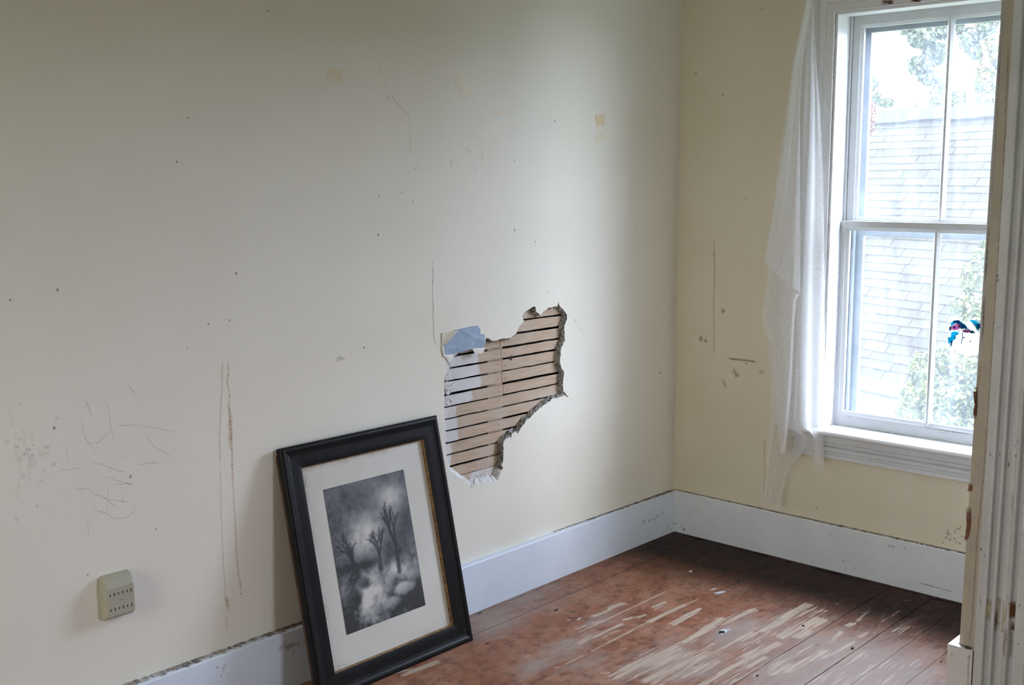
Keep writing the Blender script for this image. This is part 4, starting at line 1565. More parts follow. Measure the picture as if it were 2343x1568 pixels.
# exterior storm window
sw = MB()
S_ = M['storm']
sw.box((.185, -.7275, .53), (.205, -.680, 2.10), S_)
sw.box((.185, -1.425, .53), (.205, -1.376, 2.10), S_)
sw.box((.185, -1.376, 2.041), (.205, -.7275, 2.10), S_)
sw.box((.185, -1.376, .53), (.205, -.7275, .585), S_)
sw.box((.188, -1.376, 1.281), (.205, -.7275, 1.303), S_)
sw.box((.165, -.700, .53), (.185, -.690, 2.10), S_)
sw.box((.165, -1.415, .53), (.185, -1.405, 2.10), S_)
so = sw.build('storm_window', win, bevel=.0015)
m = MB()
m.add([(.196, -1.378, .583), (.196, -.7255, .583), (.196, -.7255, 2.043), (.196, -1.378, 2.043)], [(0, 1, 2, 3)], M['glass'])
m.build('pane', so, loc=None)
m = MB()
m.box((.15, -1.46, .49), (.30, -.645, .53), M['white'])
m.build('outer_sill', win)

# plain windows added out of view for background light, behind and beside the camera
for nm, ax, a0, a1, b0_, b1_ in (('unseen_window_2', 'x', -1.45, -.35, .65, 2.25), ('unseen_window_3', 'y', -.63, -.07, .65, 2.25), ('unseen_window_4', 'y', -1.64, -1.02, .60, 1.80)):
    wr_ = struct(empty(nm, (XB, -.90, .65) if ax == 'x' else ((a0 + a1) / 2, YR, b0_)))
    f_ = MB()
    p_ = MB()
    t0, t1 = (XB - .10, XB - .06) if ax == 'x' else (YR - .10, YR - .06)

    def bx(q0, q1, z0, z1, d0=t0, d1=t1):
        if ax == 'x':
            f_.box((d0, q0, z0), (d1, q1, z1), M['white'])
        else:
            f_.box((q0, d0, z0), (q1, d1, z1), M['white'])
    zm = (b0_ + b1_) / 2
    bx(a0, a0 + .04, b0_, b1_)
    bx(a1 - .04, a1, b0_, b1_)
    bx(a0 + .04, a1 - .04, b0_, b0_ + .05)
    bx(a0 + .04, a1 - .04, b1_ - .05, b1_)
    bx(a0 + .04, a1 - .04, zm - .02, zm + .02)
    f_.build('sash', wr_)
    tm = (t0 + t1) / 2
    c0, c1, e0, e1 = a0 + .03, a1 - .03, b0_ + .04, b1_ - .04
    if ax == 'x':
        p_.add([(tm, c0, e0), (tm, c1, e0), (tm, c1, e1), (tm, c0, e1)], [(0, 1, 2, 3)], M['glass'])
    else:
        p_.add([(c0, tm, e0), (c1, tm, e0), (c1, tm, e1), (c0, tm, e1)], [(0, 1, 2, 3)], M['glass'])
    p_.build('pane', wr_)

# ------------------------------------------------------------ picture frame leaning on the left wall
FW_, FH_, LEAN = .6242, .7506, .2158
BRx, BRy = -1.4213, -.1899
pf = empty('picture_frame', (BRx - FW_ / 2, BRy, 0))
tag(pf, 'black wooden picture frame with cream mat leaning against the wall on the floor', 'picture frame')
ex = Vector((1, 0, 0))
eu = Vector((0, math.sin(LEAN), math.cos(LEAN)))
en = Vector((0, -math.cos(LEAN), math.sin(LEAN)))
FO = Vector((BRx - FW_, BRy, 0.0))


def FR(a, b, c=0.0):
    """frame coordinates: along width, up the face, out of the face (0 = front outer edge plane)"""
    return tuple(FO + ex * a + eu * b + en * c)


def ring_sweep(m_, prof, mat, smooth=False):
    """mitred moulding: prof = (inset from the outer edge, height out of the face)"""
    n = len(prof)
    vs_, fs_ = [], []
    for cx_, cy_, sx_, sy_ in ((0, 0, 1, 1), (FW_, 0, -1, 1), (FW_, FH_, -1, -1), (0, FH_, 1, -1)):
        for d_, h_ in prof:
            vs_.append(FR(cx_ + sx_ * d_, cy_ + sy_ * d_, h_))
    for k in range(4):
        kk = (k + 1) % 4
        for i in range(n - 1):
            fs_.append((k * n + i, kk * n + i, kk * n + i + 1, k * n + i + 1))
    m_.add(vs_, fs_, mat, smooth=smooth)


m = MB()
ring_sweep(m, [(.012, -.026), (.003, -.026), (0.0, -.012), (0.0, -.003), (.002, 0.0), (.006, .0025), (.011, .0032), (.016, .0022), (.021, -.0008), (.030, -.003), (.042, -.0035), (.054, -.0040), (.062, -.0050), (.0670, -.0062),
               (.0685, -.0085)], M['black'])
for i in range(26):
    a = random.uniform(.01, FW_ - .01)
    b = random.choice((random.uniform(.012, .055), random.uniform(FH_ - .055, FH_ - .012)))
    m.blob((a, b), random.uniform(.0008, .002), random.uniform(.0008, .002), 0, lambda p, q: FR(p, q, .004), (.3, .29, .28), .6)
m.build('frame_moulding', pf)
m = MB()
ring_sweep(m, [(.0685, -.0085), (.0694, -.0100), (.0700, -.0105), (.0706, -.0140), (.0716, -.0150), (.0722, -.0195)], M['gilt'])
m.build('gilt_liner', pf)
m = MB()
m.add([FR(.07, .07, -.0195), FR(FW_ - .07, .07, -.0195), FR(FW_ - .07, FH_ - .07, -.0195), FR(.07, FH_ - .07, -.0195)], [(0, 1, 2, 3)], M['mat'])
for i in range(30):
    s = random.random()
    side = random.randrange(3)
    p = (.079, .09 + s * .58) if side == 0 else ((.08 + s * .46, FH_ - .079) if side == 1 else (.08 + s * .46, .079))
    m.blob(p, .012 if side == 0 else .03, .03 if side == 0 else .010, 0, lambda a, b: FR(a, b, -.0190), (.50, .40, .24), .10)
m.ribbon([(.508, .125), (.524, .100), (.540, .078)], .0012, lambda a, b: FR(a, b, -.0188), (.25, .23, .20), .7)
m.build('mat_board', pf)
m = MB()
m.add([FR(.012, .012, -.0255), FR(FW_ - .012, .012, -.0255), FR(FW_ - .012, FH_ - .012, -.0255), FR(.012, FH_ - .012, -.0255)], [(3, 2, 1, 0)], M['brownwood'])
for a0, a1, b0, b1 in ((.005, .055, .012, FH_ - .02), (FW_ - .055, FW_ - .005, .012, FH_ - .02), (.055, FW_ - .055, .012, .055)):
    vs = [FR(a, b, c) for c in (-.026, -.038) for a, b in ((a0, b0), (a1, b0), (a1, b1), (a0, b1))]
    m.add(vs, [(0, 1, 2, 3), (7, 6, 5, 4), (0, 4, 5, 1), (1, 5, 6, 2), (2, 6, 7, 3), (3, 7, 4, 0)], M['brownwood'])
bo = m.build('backing_board', pf)
bo['label'] = 'dark brown raw wood backing'

# generic grey landscape engraving: stormy sky, bare trees and a pale path
PW, PH = 120, 168
gx, gy = np.meshgrid(np.linspace(0, 1, PW), np.linspace(0, 1, PH))


def fbm(x, y, s, o=5, seed=0.0):
    out = np.zeros(x.shape)
    for iy in range(x.shape[0]):
        for ix in range(x.shape[1]):
            out[iy, ix] = mnoise.fractal(Vector((x[iy, ix] * s, y[iy, ix] * s * 1.4, seed)), 0.9, 2.0, o)
    return out


n1, n2, n3 = fbm(gx, gy, 3, 5, 1.7), fbm(gx, gy, 9, 5, 5.1), fbm(gx, gy, 22, 3, 9.3)
tone = 0.105 + 0.05 * n1 + 0.02 * n2
G = lambda cx_, cy_, rx_, ry_: np.exp(-(((gx - cx_) / rx_) ** 2 + ((gy - cy_) / ry_) ** 2))
tone += 0.30 * G(.42, .62, .22, .13) * (1 + .5 * n2) + 0.22 * G(.80, .82, .16, .10) * (1 + .6 * n1)
# horizon and ground
hor = 0.40 + 0.03 * n1
ground_ = 1 / (1 + np.exp((gy - hor) / 0.012))
gt = 0.13 + 0.08 * n2 + 0.04 * n3
gt += 0.42 * np.exp(-((gx - (.36 + .35 * (gy - .18))) / (.17 - .22 * (gy - .1)).clip(.05, .3)) ** 2) * np.exp(-((gy - .20) / .13) ** 2) * (1 + .5 * n2)
gt += 0.28 * G(.72, .33, .14, .06) * (1 + .6 * n2)
gt -= 0.15 * G(.85, .08, .35, .10) + 0.14 * G(.05, .05, .22, .16)
tone = tone * (1 - ground_) + gt * ground_
# hills
tone -= 0.07 * np.exp(-((gy - hor - .03) / .035) ** 2) * (gx < .5)
# bare trees
def stroke(x0, y0, x1, y1, w0, w1, val, k=1.0):
    global tone
    dx, dy = x1 - x0, (y1 - y0) * 1.4
    L2 = dx * dx + dy * dy
    t_ = np.clip(((gx - x0) * dx + (gy - y0) * 1.4 * dy) / L2, 0, 1)
    d = np.hypot(gx - x0 - t_ * dx, (gy - y0) * 1.4 - t_ * dy)
    w_ = w0 + (w1 - w0) * t_
    a = np.clip(1.4 - d / w_, 0, 1) * k
    tone = tone * (1 - a) + val * a


def tree_(x, y, h, lean, seed, val):
    r = random.Random(seed)

    def br(x0, y0, ang, L, w_, dep):
        x1, y1 = x0 + math.sin(ang) * L, y0 + math.cos(ang) * L / 1.1
        stroke(x0, y0, x1, y1, w_, w_ * .65, val, .9)
        if dep:
            for _ in range(2 + (dep > 2)):
                br(x1, y1, ang + r.uniform(-.7, .7), L * r.uniform(.55, .8), w_ * .6, dep - 1)
    br(x, y, lean, h, .030, 4)


tree_(.74, .30, .20, .05, 3, .055)
tree_(.23, .33, .13, -.12, 8, .05)
tree_(.52, .36, .11, .1, 21, .07)
# rocks in the foreground
for cx_, cy_, rx_, ry_, vv_ in ((.78, .17, .14, .05, .30), (.60, .10, .12, .045, .24), (.90, .24, .09, .05, .22), (.30, .30, .10, .05, .10), (.15, .22, .12, .07, .07)):
    a = np.clip(1.3 - (((gx - cx_) / rx_) ** 2 + ((gy - cy_) / ry_) ** 2 + .35 * n2), 0, 1)
    lit = vv_ * (0.45 + 1.0 * np.clip((gy - cy_) / ry_ * .5 + .5 - (gx - cx_) / rx_ * .3, 0, 1))
    tone = tone * (1 - a) + lit * a
tone += 0.022 * n3
tone = np.clip((tone - .10) * 1.35 + .07, .018, .55)
pm = MB()
print_c = [(.1395, .1625), (.4645, .1620), (.4575, .6020), (.1395, .6020)]
vs, cs, fs = [], [], []
for iy in range(PH):
    for ix in range(PW):
        s, t_ = ix / (PW - 1), iy / (PH - 1)
        a = .1395 + s * .3215
        b = .1620 + t_ * .4400
        vs.append(FR(a, b, -.0189))
        v_ = float(tone[iy, ix])
        warm = min(1, v_ / .5)
        cs.append((v_ * (.92 + .10 * warm), v_ * (.97 + .0 * warm), v_ * (1.02 - .14 * warm), 1.0))
for iy in range(PH - 1):
    for ix in range(PW - 1):
        k = iy * PW + ix
        fs.append((k, k + 1, k + PW + 1, k + PW))
pm.add(vs, fs, M['print'], cs)
po = pm.build('print', pf)
M['black'].node_tree.nodes['Principled BSDF'].inputs['Specular IOR Level'].default_value = 0.18
po['label'] = 'dark grey landscape engraving'

# ------------------------------------------------------------ six-way outlet on the wall
otx0, otx1, otz0, otz1 = -2.5995, -2.5185, .3735, .4915
ot = empty('outlet_tap', ((otx0 + otx1) / 2, 0, otz0))
tag(ot, 'ivory six outlet wall tap plugged in low on the plaster wall', 'outlet')
m = MB()
D_ = .034


def orect(x0, x1, z0, z1, d, ch):
    return [(x0 + ch, -d, z0), (x1 - ch, -d, z0), (x1, -d, z0 + ch), (x1, -d, z1 - ch), (x1 - ch, -d, z1), (x0 + ch, -d, z1), (x0, -d, z1 - ch), (x0, -d, z0 + ch)]


rings = [orect(otx0, otx1, otz0, otz1, 0.0, .004), orect(otx0, otx1, otz0, otz1, .012, .004), orect(otx0 + .001, otx1 - .001, otz0 + .006, otz1 - .009, D_ * .72, .004),
         orect(otx0 + .0025, otx1 - .0025, otz0 + .0135, otz1 - .029, D_, .003)]
vs = sum(rings, [])
fs = []
for k in range(3):
    for i in range(8):
        j = (i + 1) % 8
        fs.append((8 * k + i, 8 * k + j, 8 * k + 8 + j, 8 * k + 8 + i))
fs.append(tuple(range(24, 32)))
m.add(vs, fs, M['ivory'])
m.build('body', ot, bevel=.0012)
for row, z in ((0, otz0 + .072), (1, otz0 + .032)):
    for k in range(6):
        x = otx0 + .0115 + k * .0116
        hh = .0042 if k in (1, 3, 5) else .0032
        m = MB()
        m.box((x - .0011, -D_ - .0006, z - hh), (x + .0011, -D_ + .001, z + hh), M['slot'])
        m.build('slot', ot)
m = MB()
cx_, cz_ = (otx0 + otx1) / 2, otz0 + .053
ring_ = lambda r, d: [(cx_ + r * math.cos(i * math.pi / 6), -d, cz_ + r * math.sin(i * math.pi / 6)) for i in range(12)]
m.add(ring_(.0032, D_) + ring_(.0030, D_ + .0010), [(i, (i + 1) % 12, 12 + (i + 1) % 12, 12 + i) for i in range(12)] + [tuple(range(12, 24))], M['ivory'])
m.box((cx_ - .0026, -D_ - .0013, cz_ - .0004), (cx_ + .0026, -D_ - .0009, cz_ + .0004), M['slot'])
m.build('screw', ot)

# ------------------------------------------------------------ tape scraps on the wall
def tape(px, mat, label):
    P = [LW(*p, -.0008) for p in px]
    n = len(P)
    c = (sum(p[0] for p in P) / n, sum(p[1] for p in P) / n)
    m_ = MB()
    m_.add([(c[0], -.0011, c[1])] + [(p[0], -.0009, p[1]) for p in P] + [(p[0], 0.0002, p[1]) for p in P],
           [(0, 1 + i, 1 + (i + 1) % n) for i in range(n)] + [(1 + i, 1 + n + i, 1 + n + (i + 1) % n, 1 + (i + 1) % n) for i in range(n)], mat)
    o = m_.build('tape_scrap', loc=(c[0], 0, c[1]))
    tag(o, label, 'tape', 'tape scraps on the wall')


tape([(752, 156), (784, 157), (781, 191), (770, 191), (768, 173), (760, 186), (748, 190)], M['tapepale'], 'wide notched scrap of yellowed tape, leftmost on the plaster wall')
tape([(1043, 171), (1056, 173), (1058, 190), (1075, 205), (1077, 217), (1058, 217), (1050, 200), (1044, 196)], M['tapepale'], 'long faint curved streak of old tape high on the wall')
tape([(1129, 250), (1138, 256), (1151, 252), (1150, 265), (1141, 263), (1131, 269)], M['tapepale'], 'tiny faded tape scrap above and left of the crossed scratches')
tape([(1362, 263), (1384, 260), (1383, 289), (1374, 287), (1366, 291)], M['tape'], 'darkest square piece of amber tape near the room corner')
tape([(1364, 310), (1372, 300), (1380, 304), (1387, 320), (1376, 318), (1368, 325)], M['tapepale'], 'pale torn tape remnant just below the darkest amber tape square')

# ------------------------------------------------------------ curtain
cu = empty('curtain', (-.05, -.60, .2))
tag(cu, 'sheer white curtain hanging gathered and ragged beside the window', 'curtain')


def sheet(name, rows, xoff, amp, freq, mat, ncol=26, sub=8, phase=0.0, label=None):
    """rows of (v, u_left, u_right): cloth outline on the plane of the curtain"""
    R_ = []
    rows_ = rows
    for i in range(len(rows_) - 1):
        for k in range(sub):
            s = k / sub
            R_.append([rows_[i][j] + (rows_[i + 1][j] - rows_[i][j]) * s for j in range(len(rows_[0]))])
    R_.append(list(rows_[-1]))
    vs_, fs_ = [], []
    for row in R_:
        v, ul, ur = row[:3]
        vr = row[3] if len(row) > 3 else v
        for k in range(ncol + 1):
            s = k / ncol
            u_ = ul + (ur - ul) * s
            v_ = v + (vr - v) * s
            wdt = abs(ur - ul)
            a_ = amp * min(1.0, wdt / 80.0)
            x = xoff - a_ * math.sin(2 * math.pi * (freq * s + phase + .0004 * v)) - .3 * a_ * math.sin(2 * math.pi * (freq * 2.3 * s + 1.3 + .0011 * v))
            p = on_plane(u_, v_, 0, xoff)
            vs_.append((x, p.y, p.z))
    for i in range(len(R_) - 1):
        for k in range(ncol):
            a = i * (ncol + 1) + k
            fs_.append((a, a + 1, a + ncol + 2, a + ncol + 1))
    m_ = MB()
    m_.add(vs_, fs_, mat, smooth=True)
    o = m_.build(name, cu)
    if label:
        o['label'] = label
    return o


sheet('curtain_panel', [(-90, 1856, 1868), (-30, 1850, 1866), (0, 1846, 1865), (100, 1824, 1866), (240, 1803, 1875), (400, 1780, 1881), (540, 1764, 1883), (620, 1760, 1884), (700, 1756, 1885),
                        (760, 1756, 1885), (850, 1762, 1885), (920, 1764, 1885, 935), (965, 1768, 1885, 1000), (985, 1790, 1884, 1045), (1000, 1822, 1882, 1073)],
      -.060, .011, 2.2, M['sheer'], phase=.2)
sheet('lower_tail', [(900, 1766, 1860), (960, 1761, 1856), (1000, 1758, 1850, 1010), (1030, 1755, 1842, 1040), (1056, 1753, 1822, 1064), (1080, 1751, 1804, 1086), (1110, 1748, 1796, 1116), (1144, 1745, 1790, 1164)],
      -.040, .008, 1.6, M['tail'], phase=.35, label='nearly see-through lower tail of the curtain')
sheet('front_fold', [(-90, 1856, 1863), (-30, 1851, 1862), (0, 1847, 1859), (72, 1832, 1846), (153, 1814, 1835), (240, 1804, 1830), (400, 1781, 1829), (540, 1756, 1829), (598, 1746, 1829, 672)],
      -.088, .010, 1.1, M['sheer2'], phase=.55, label='upper flap folded forward with slanting lower edge')
sheet('front_fold', [(590, 1762, 1828), (640, 1758, 1824), (690, 1750, 1818), (740, 1744, 1814), (760, 1752, 1811), (778, 1763, 1809), (850, 1771, 1806), (940, 1778, 1800), (1000, 1782, 1798), (1037, 1786, 1796)],
      -.075, .007, 1.2, M['sheer'], phase=.1, label='lower flap narrowing towards the floor')
sheet('hem', [(672, 1822, 1829), (690, 1815, 1822), (740, 1812, 1817), (830, 1808, 1813), (900, 1803, 1809), (960, 1798, 1804), (1005, 1795, 1800), (1022, 1789, 1798), (1037, 1785, 1797)], -.096, .003, .6, M['hem'], ncol=6,
      label='thick white hem edge hanging loose')
# the rod the curtain is gathered on, above the picture's top edge
rd = MB()
zr = on_plane(1860, -88, 0, -.07).z
n_ = 10
vs = []
for y in (-1.62, -.50):
    vs += [(-.07 + .006 * math.cos(2 * math.pi * k / n_), y, zr + .006 * math.sin(2 * math.pi * k / n_)) for k in range(n_)]
rd.add(vs, [(k, (k + 1) % n_, n_ + (k + 1) % n_, n_ + k) for k in range(n_)] + [tuple(range(n_)), tuple(range(n_, 2 * n_))], M['white'])
rd.box((-.08, -.515, zr - .02), (0.002, -.503, zr + .02), M['white'])
rd.box((-.08, -1.612, zr - .02), (0.002, -1.60, zr + .02), M['white'])
rd.build('curtain_rod', win)

# ------------------------------------------------------------ sun catcher on the lower right pane
SCX = .083
sun = empty('sun_catcher', (SCX, -1.19, .94))
tag(sun, 'white and teal sun catcher with pink flowers stuck to the lower window pane', 'sun catcher')
M['sc_white'] = stained('white_suncatcher_plastic', (.95, .97, 1.0), .75)
M['sc_teal'] = stained('teal_suncatcher_plastic', (.015, .32, .42), .7)
M['sc_navy'] = stained('navy_suncatcher_plastic', (.010, .09, .19), .6)
M['sc_pink'] = stained('pink_suncatcher_plastic', (.42, .19, .33), .7)


def sun_piece(name, polys, mat, dx, label=None):
    for poly in polys:
        m_ = MB()
        P = [on_plane(2150 + x / 13.064, 710 + y / 13.064, 0, SCX) for x, y in poly]
        n = len(P)
        c = sum(P, Vector()) / n
        m_.add([(SCX - dx - .0022, c.y, c.z)] + [(SCX - dx - .0012, p.y, p.z) for p in P] + [(SCX - .0, p.y, p.z) for p in P],
               [(0, 1 + i, 1 + (i + 1) % n) for i in range(n)] + [(1 + i, 1 + n + i, 1 + n + (i + 1) % n, 1 + (i + 1) % n) for i in range(n)] + [tuple(range(n + 1, 2 * n + 1))], mat)
        o = m_.build(name, sun)
        if label:
            o['label'] = label


def ell(cx_, cy_, rx_, ry_, n=20, rot=0.0, a0=0, a1=2 * math.pi):
    return [(cx_ + rx_ * math.cos(a0 + (a1 - a0) * i / n) * math.cos(rot) - ry_ * math.sin(a0 + (a1 - a0) * i / n) * math.sin(rot),
             cy_ + rx_ * math.cos(a0 + (a1 - a0) * i / n) * math.sin(rot) + ry_ * math.sin(a0 + (a1 - a0) * i / n) * math.cos(rot)) for i in range(n)]


sun_piece('white_body', [ell(870, 970, 460, 390, 30), ell(230, 1080, 75, 50)], M['sc_white'], .0)
sun_piece('leaf', [[(390, 320), (560, 290), (700, 400), (760, 430), (840, 540), (640, 560), (560, 400), (420, 380)], [(300, 500), (360, 470), (340, 610), (290, 600)],
                   [(900, 690), (980, 590), (1080, 690)], [(340, 900), (400, 900), (360, 1050), (325, 1090)], [(1080, 420), (1200, 390), (1240, 520), (1130, 600)]], M['sc_navy'], .0012, 'dark blue leaf edges')
sun_piece('leaf', [[(340, 380), (420, 330), (520, 350), (430, 420), (350, 470)], [(360, 650), (520, 640), (590, 710), (470, 740), (500, 830), (430, 900), (370, 900), (280, 1030), (250, 810), (340, 800)],
                   [(900, 290), (1060, 300), (1180, 400), (1150, 600), (1060, 500), (1000, 420)], [(740, 500), (830, 520), (870, 560), (760, 560)]], M['sc_teal'], .0018, 'bright teal leaves')
sun_piece('flower', [ell(500, 500, 150, 90, 18, -.3), ell(820, 620, 130, 55, 18, .0)], M['sc_pink'], .0024)
sun_piece('blossom', [ell(960, 460, 170, 95, 20, .75), ell(1040, 260, 45, 40, 12)], M['sc_white'], .0026, 'white blossom at upper right')
sun_piece('vein', [[(685, 660), (705, 660), (690, 860), (665, 1000), (650, 1000), (675, 850)], ell(730, 820, 22, 26, 10), ell(925, 935, 18, 22, 10), ell(450, 515, 40, 28, 10), ell(580, 490, 26, 20, 10)], M['sc_navy'], .0030)

# ------------------------------------------------------------ small litter
def chip(name, p, pts, h, mat, label, cat, z=0.0, group=None):
    m_ = MB()
    n = len(pts)
    top = [(p[0] + a, p[1] + b, z + h * random.uniform(.8, 1.1)) for a, b in pts]
    bot = [(p[0] + a * 1.05, p[1] + b * 1.05, z) for a, b in pts]
    m_.add(bot + top, [tuple(range(n, 2 * n))] + [(i, (i + 1) % n, n + (i + 1) % n, n + i) for i in range(n)], mat)
    o = m_.build(name, loc=(p[0], p[1], z))
    tag(o, label, cat, group)
    return o


rr = lambda rx_, ry_, n=9, j=.25: [(rx_ * math.cos(2 * math.pi * i / n) * random.uniform(1 - j, 1 + j), ry_ * math.sin(2 * math.pi * i / n) * random.uniform(1 - j, 1 + j)) for i in range(n)]
chip('paint_flake', FL(1580, 1308), rr(.0065, .0065, 12, .05), .0012, M['chipwhite'], 'round white flake alone on the dark floor near the corner', 'paint flake')
chip('wood_chip', FL(1273, 1397), [(-.009, -.004), (.004, -.003), (.010, .002), (.008, .005), (-.002, .003), (-.008, .003)], .0025, M['chipdark'], 'dark brown wood chip on the red floor boards in front of the left baseboard', 'debris')
chip('debris_crumb', FL(1690, 1332), rr(.0042, .0035), .003, M['chipdark'], 'tiny black crumb on the floor beyond the pale paint splash', 'debris', group='crumbs on the floor')
chip('debris_crumb', FL(1950, 1485), rr(.0060, .0045), .004, M['chipdark'], 'largest black crumb on the worn floor near the partition', 'debris', group='crumbs on the floor')
chip('debris_crumb', FL(1838, 1433), rr(.0035, .0045), .003, M['chipdark'], 'small black crumb on the bare wood streaks in mid floor', 'debris', group='crumbs on the floor')
chip('debris_crumb', FL(1733, 1547), rr(.0040, .003), .003, M['chipdark'], 'black crumb close to the bottom edge by the long board seam', 'debris', group='crumbs on the floor')
chip('wood_splinter', FL(1097, 1404), [(-.012, -.001), (.004, -.003), (.010, 0), (0, .002)], .002, M['chipdark'], 'thin brown splinter at the foot of the baseboard beside the picture frame', 'splinter')
chip('wood_splinter', FL(2152, 1515), [(-.006, -.002), (.002, .001), (.007, -.002), (0, -.0045)], .002, M['chipdark'], 'short curved splinter on the floor beside the partition baseboard', 'splinter')
fx, fy = on_plane(2041, 992, 2, .5535).xy
m = MB()
m.add([(fx - .004, fy + .006, .5530), (fx + .003, fy - .007, .5530), (fx + .006, fy + .002, .5530), (fx + .001, fy + .001, .5640)], [(0, 1, 3), (1, 2, 3), (2, 0, 3), (0, 2, 1)], M['chipwhite'])
tag(m.build('paint_flake', loc=(fx, fy, .553)), 'white pointed paint flake standing on the window stool', 'paint flake')

# ------------------------------------------------------------ outside: neighbour's house
GZ = -3.3
m = MB()
m.add([(-60, -80, GZ), (90, -80, GZ), (90, 90, GZ), (-60, 90, GZ)], [(0, 1, 2, 3)], M['ground'])
g_o = m.build('ground')
struct(g_o)

hs = empty('neighbour_house', (8.5, 3, GZ))
tag(hs, 'white house with grey shingle roof seen through the window', 'house')
EL = Vector((7.2307, 2.167, -.6))
rdir = Vector((-.285, -.9585, 0)).normalized()      # towards the right along the eave
rid0 = on_plane(2022, 264, 2, 2.30)                 # left end of the ridge
per = Vector((-rdir.y, rdir.x, 0))
if per.x < 0:
    per = -per
dist = (Vector((rid0.x, rid0.y, 0)) - Vector((EL.x, EL.y, 0))).dot(per)
s0 = (Vector((rid0.x, rid0.y, 0)) - Vector((EL.x, EL.y, 0))).dot(rdir)
eaveL = Vector((EL.x, EL.y, -.6)) + rdir * s0
up_vec = per * dist + Vector((0, 0, 2.9))
RL = up_vec.length
up_n = up_vec.normalized()
nrm = rdir.cross(up_n)
if nrm.z < 0:
    nrm = -nrm
LEN = 11.0
NC = 33
m = MB()
tones = []
cw = RL / NC
for c in range(NC):
    k = 0
    s = -random.uniform(0, .3)
    ph = random.uniform(0, 6)
    while s < LEN:
        wdt = random.uniform(.26, .36)
        a, b = max(0, s), min(LEN, s + wdt - .006)
        if b > a:
            lo = c * cw - .010 - random.uniform(0, .006) + .008 * math.sin(a * 1.7 + ph)
            hi = (c + 1) * cw + .05
            th0, th1 = .011 + random.uniform(0, .006), .003
            P = [eaveL + rdir * a + up_n * lo + nrm * th0, eaveL + rdir * b + up_n * (lo + random.uniform(-.004, .004)) + nrm * th0,
                 eaveL + rdir * b + up_n * hi + nrm * th1, eaveL + rdir * a + up_n * hi + nrm * th1]
            Q = [P[0] - nrm * th0, P[1] - nrm * th0]
            m.add(P + Q, [(0, 1, 2, 3), (4, 5, 1, 0)], M['roof'])
            tt = random.random()
            tones += [tt] * 6
        s += wdt
# solid deck under the shingles
dk = [eaveL, eaveL + rdir * LEN, eaveL + rdir * LEN + up_vec, eaveL + up_vec]
far = [p + per * (2 * dist) for p in (eaveL, eaveL + rdir * LEN)]
m.add(dk + [p - nrm * .05 for p in dk] + far, [(0, 1, 2, 3), (3, 2, 9, 8), (0, 3, 8)], M['roof'])
tones += [.2] * 10
ro = m.build('roof', hs)
at = ro.data.attributes.new('tone', 'FLOAT', 'POINT')
at.data.foreach_set('value', np.array(tones, dtype=np.float32))
m = MB()
top = eaveL + up_vec
for k in range(22):
    a = top + rdir * (k * .5)
    b = top + rdir * (k * .5 + .53)
    u_ = nrm * (.045 + .006 * (k % 2)) + Vector((0, 0, .03))
    sag = Vector((0, 0, random.uniform(-.012, .012)))
    vs = [a + u_ + sag, b + u_ + sag, b + u_ - up_n * .20 + sag, a + u_ - up_n * .20 + sag]
    m.add(vs + [p - nrm * .03 for p in vs], [(0, 1, 2, 3), (3, 2, 6, 7)], M['roof'])
rc = m.build('ridge_cap', hs)
m = MB()
wl = eaveL + per * .35
for i in range(36):
    z1 = -.62 - i * .10
    a, b = wl + rdir * .2, wl + rdir * (LEN - .2)
    m.add([(a.x, a.y, z1), (b.x, b.y, z1), (b.x - per.x * .012, b.y - per.y * .012, z1 - .10), (a.x - per.x * .012, a.y - per.y * .012, z1 - .10)], [(0, 1, 2, 3)], M['siding'])
# gable end wall and back so that the house is a body
bk = wl + per * (2 * dist - .7)
a, b = wl + rdir * .2, bk + rdir * .2
apx = eaveL + up_vec + rdir * .2
m.add([(a.x, a.y, GZ), (b.x, b.y, GZ), (b.x, b.y, -.6), (apx.x, apx.y, apx.z - .1), (a.x, a.y, -.6)], [(0, 1, 2, 3, 4)], M['siding'])
m.build('wall', hs)
m = MB()
e0, e1 = eaveL - rdir * .05, eaveL + rdir * (LEN + .05)
vs = []
for p in (e0, e1):
    for dx, z in ((-.10, -.60), (-.11, -.73), (-.02, -.78), (.38, -.78), (.38, -.60)):
        vs.append((p.x + per.x * dx, p.y + per.y * dx, z))
m.add(vs, [(k, (k + 1) % 5, 5 + (k + 1) % 5, 5 + k) for k in range(5)] + [(0, 1, 2, 3, 4), (9, 8, 7, 6, 5)], M['soffit'])
m.build('gutter', hs)

# ------------------------------------------------------------ outside: trees and the shrub
def leaves(blobs, n, size, seed, elong=1.6):
    """leaf quads scattered through ellipsoid clusters: (centre, (rx, ry, rz), weight)"""
    r = np.random.default_rng(seed)
    wts = np.array([b[2] for b in blobs], float)
    wts /= wts.sum()
    idx = r.choice(len(blobs), n, p=wts)
    cen = np.array([tuple(b[0]) for b in blobs])[idx]
    rad = np.array([b[1] for b in blobs])[idx]
    d = r.normal(size=(n, 3))
    d /= np.linalg.norm(d, axis=1)[:, None]
    p = cen + d * rad * (r.random(n) ** .45)[:, None]
    nv = d + r.normal(size=(n, 3)) * .8
    nv /= np.linalg.norm(nv, axis=1)[:, None]
    t1 = np.cross(nv, r.normal(size=(n, 3)))
    t1 /= np.linalg.norm(t1, axis=1)[:, None]
    t2 = np.cross(nv, t1)
    sz = size * r.uniform(.6, 1.3, n)[:, None]
    a = p + t1 * sz * elong
    b = p + t2 * sz
    c = p - t1 * sz * elong
    e = p - t2 * sz
    verts = np.stack([a, b, c, e], 1).reshape(-1, 3)
    tone_ = np.repeat(r.random(n) , 4)
    return verts, tone_


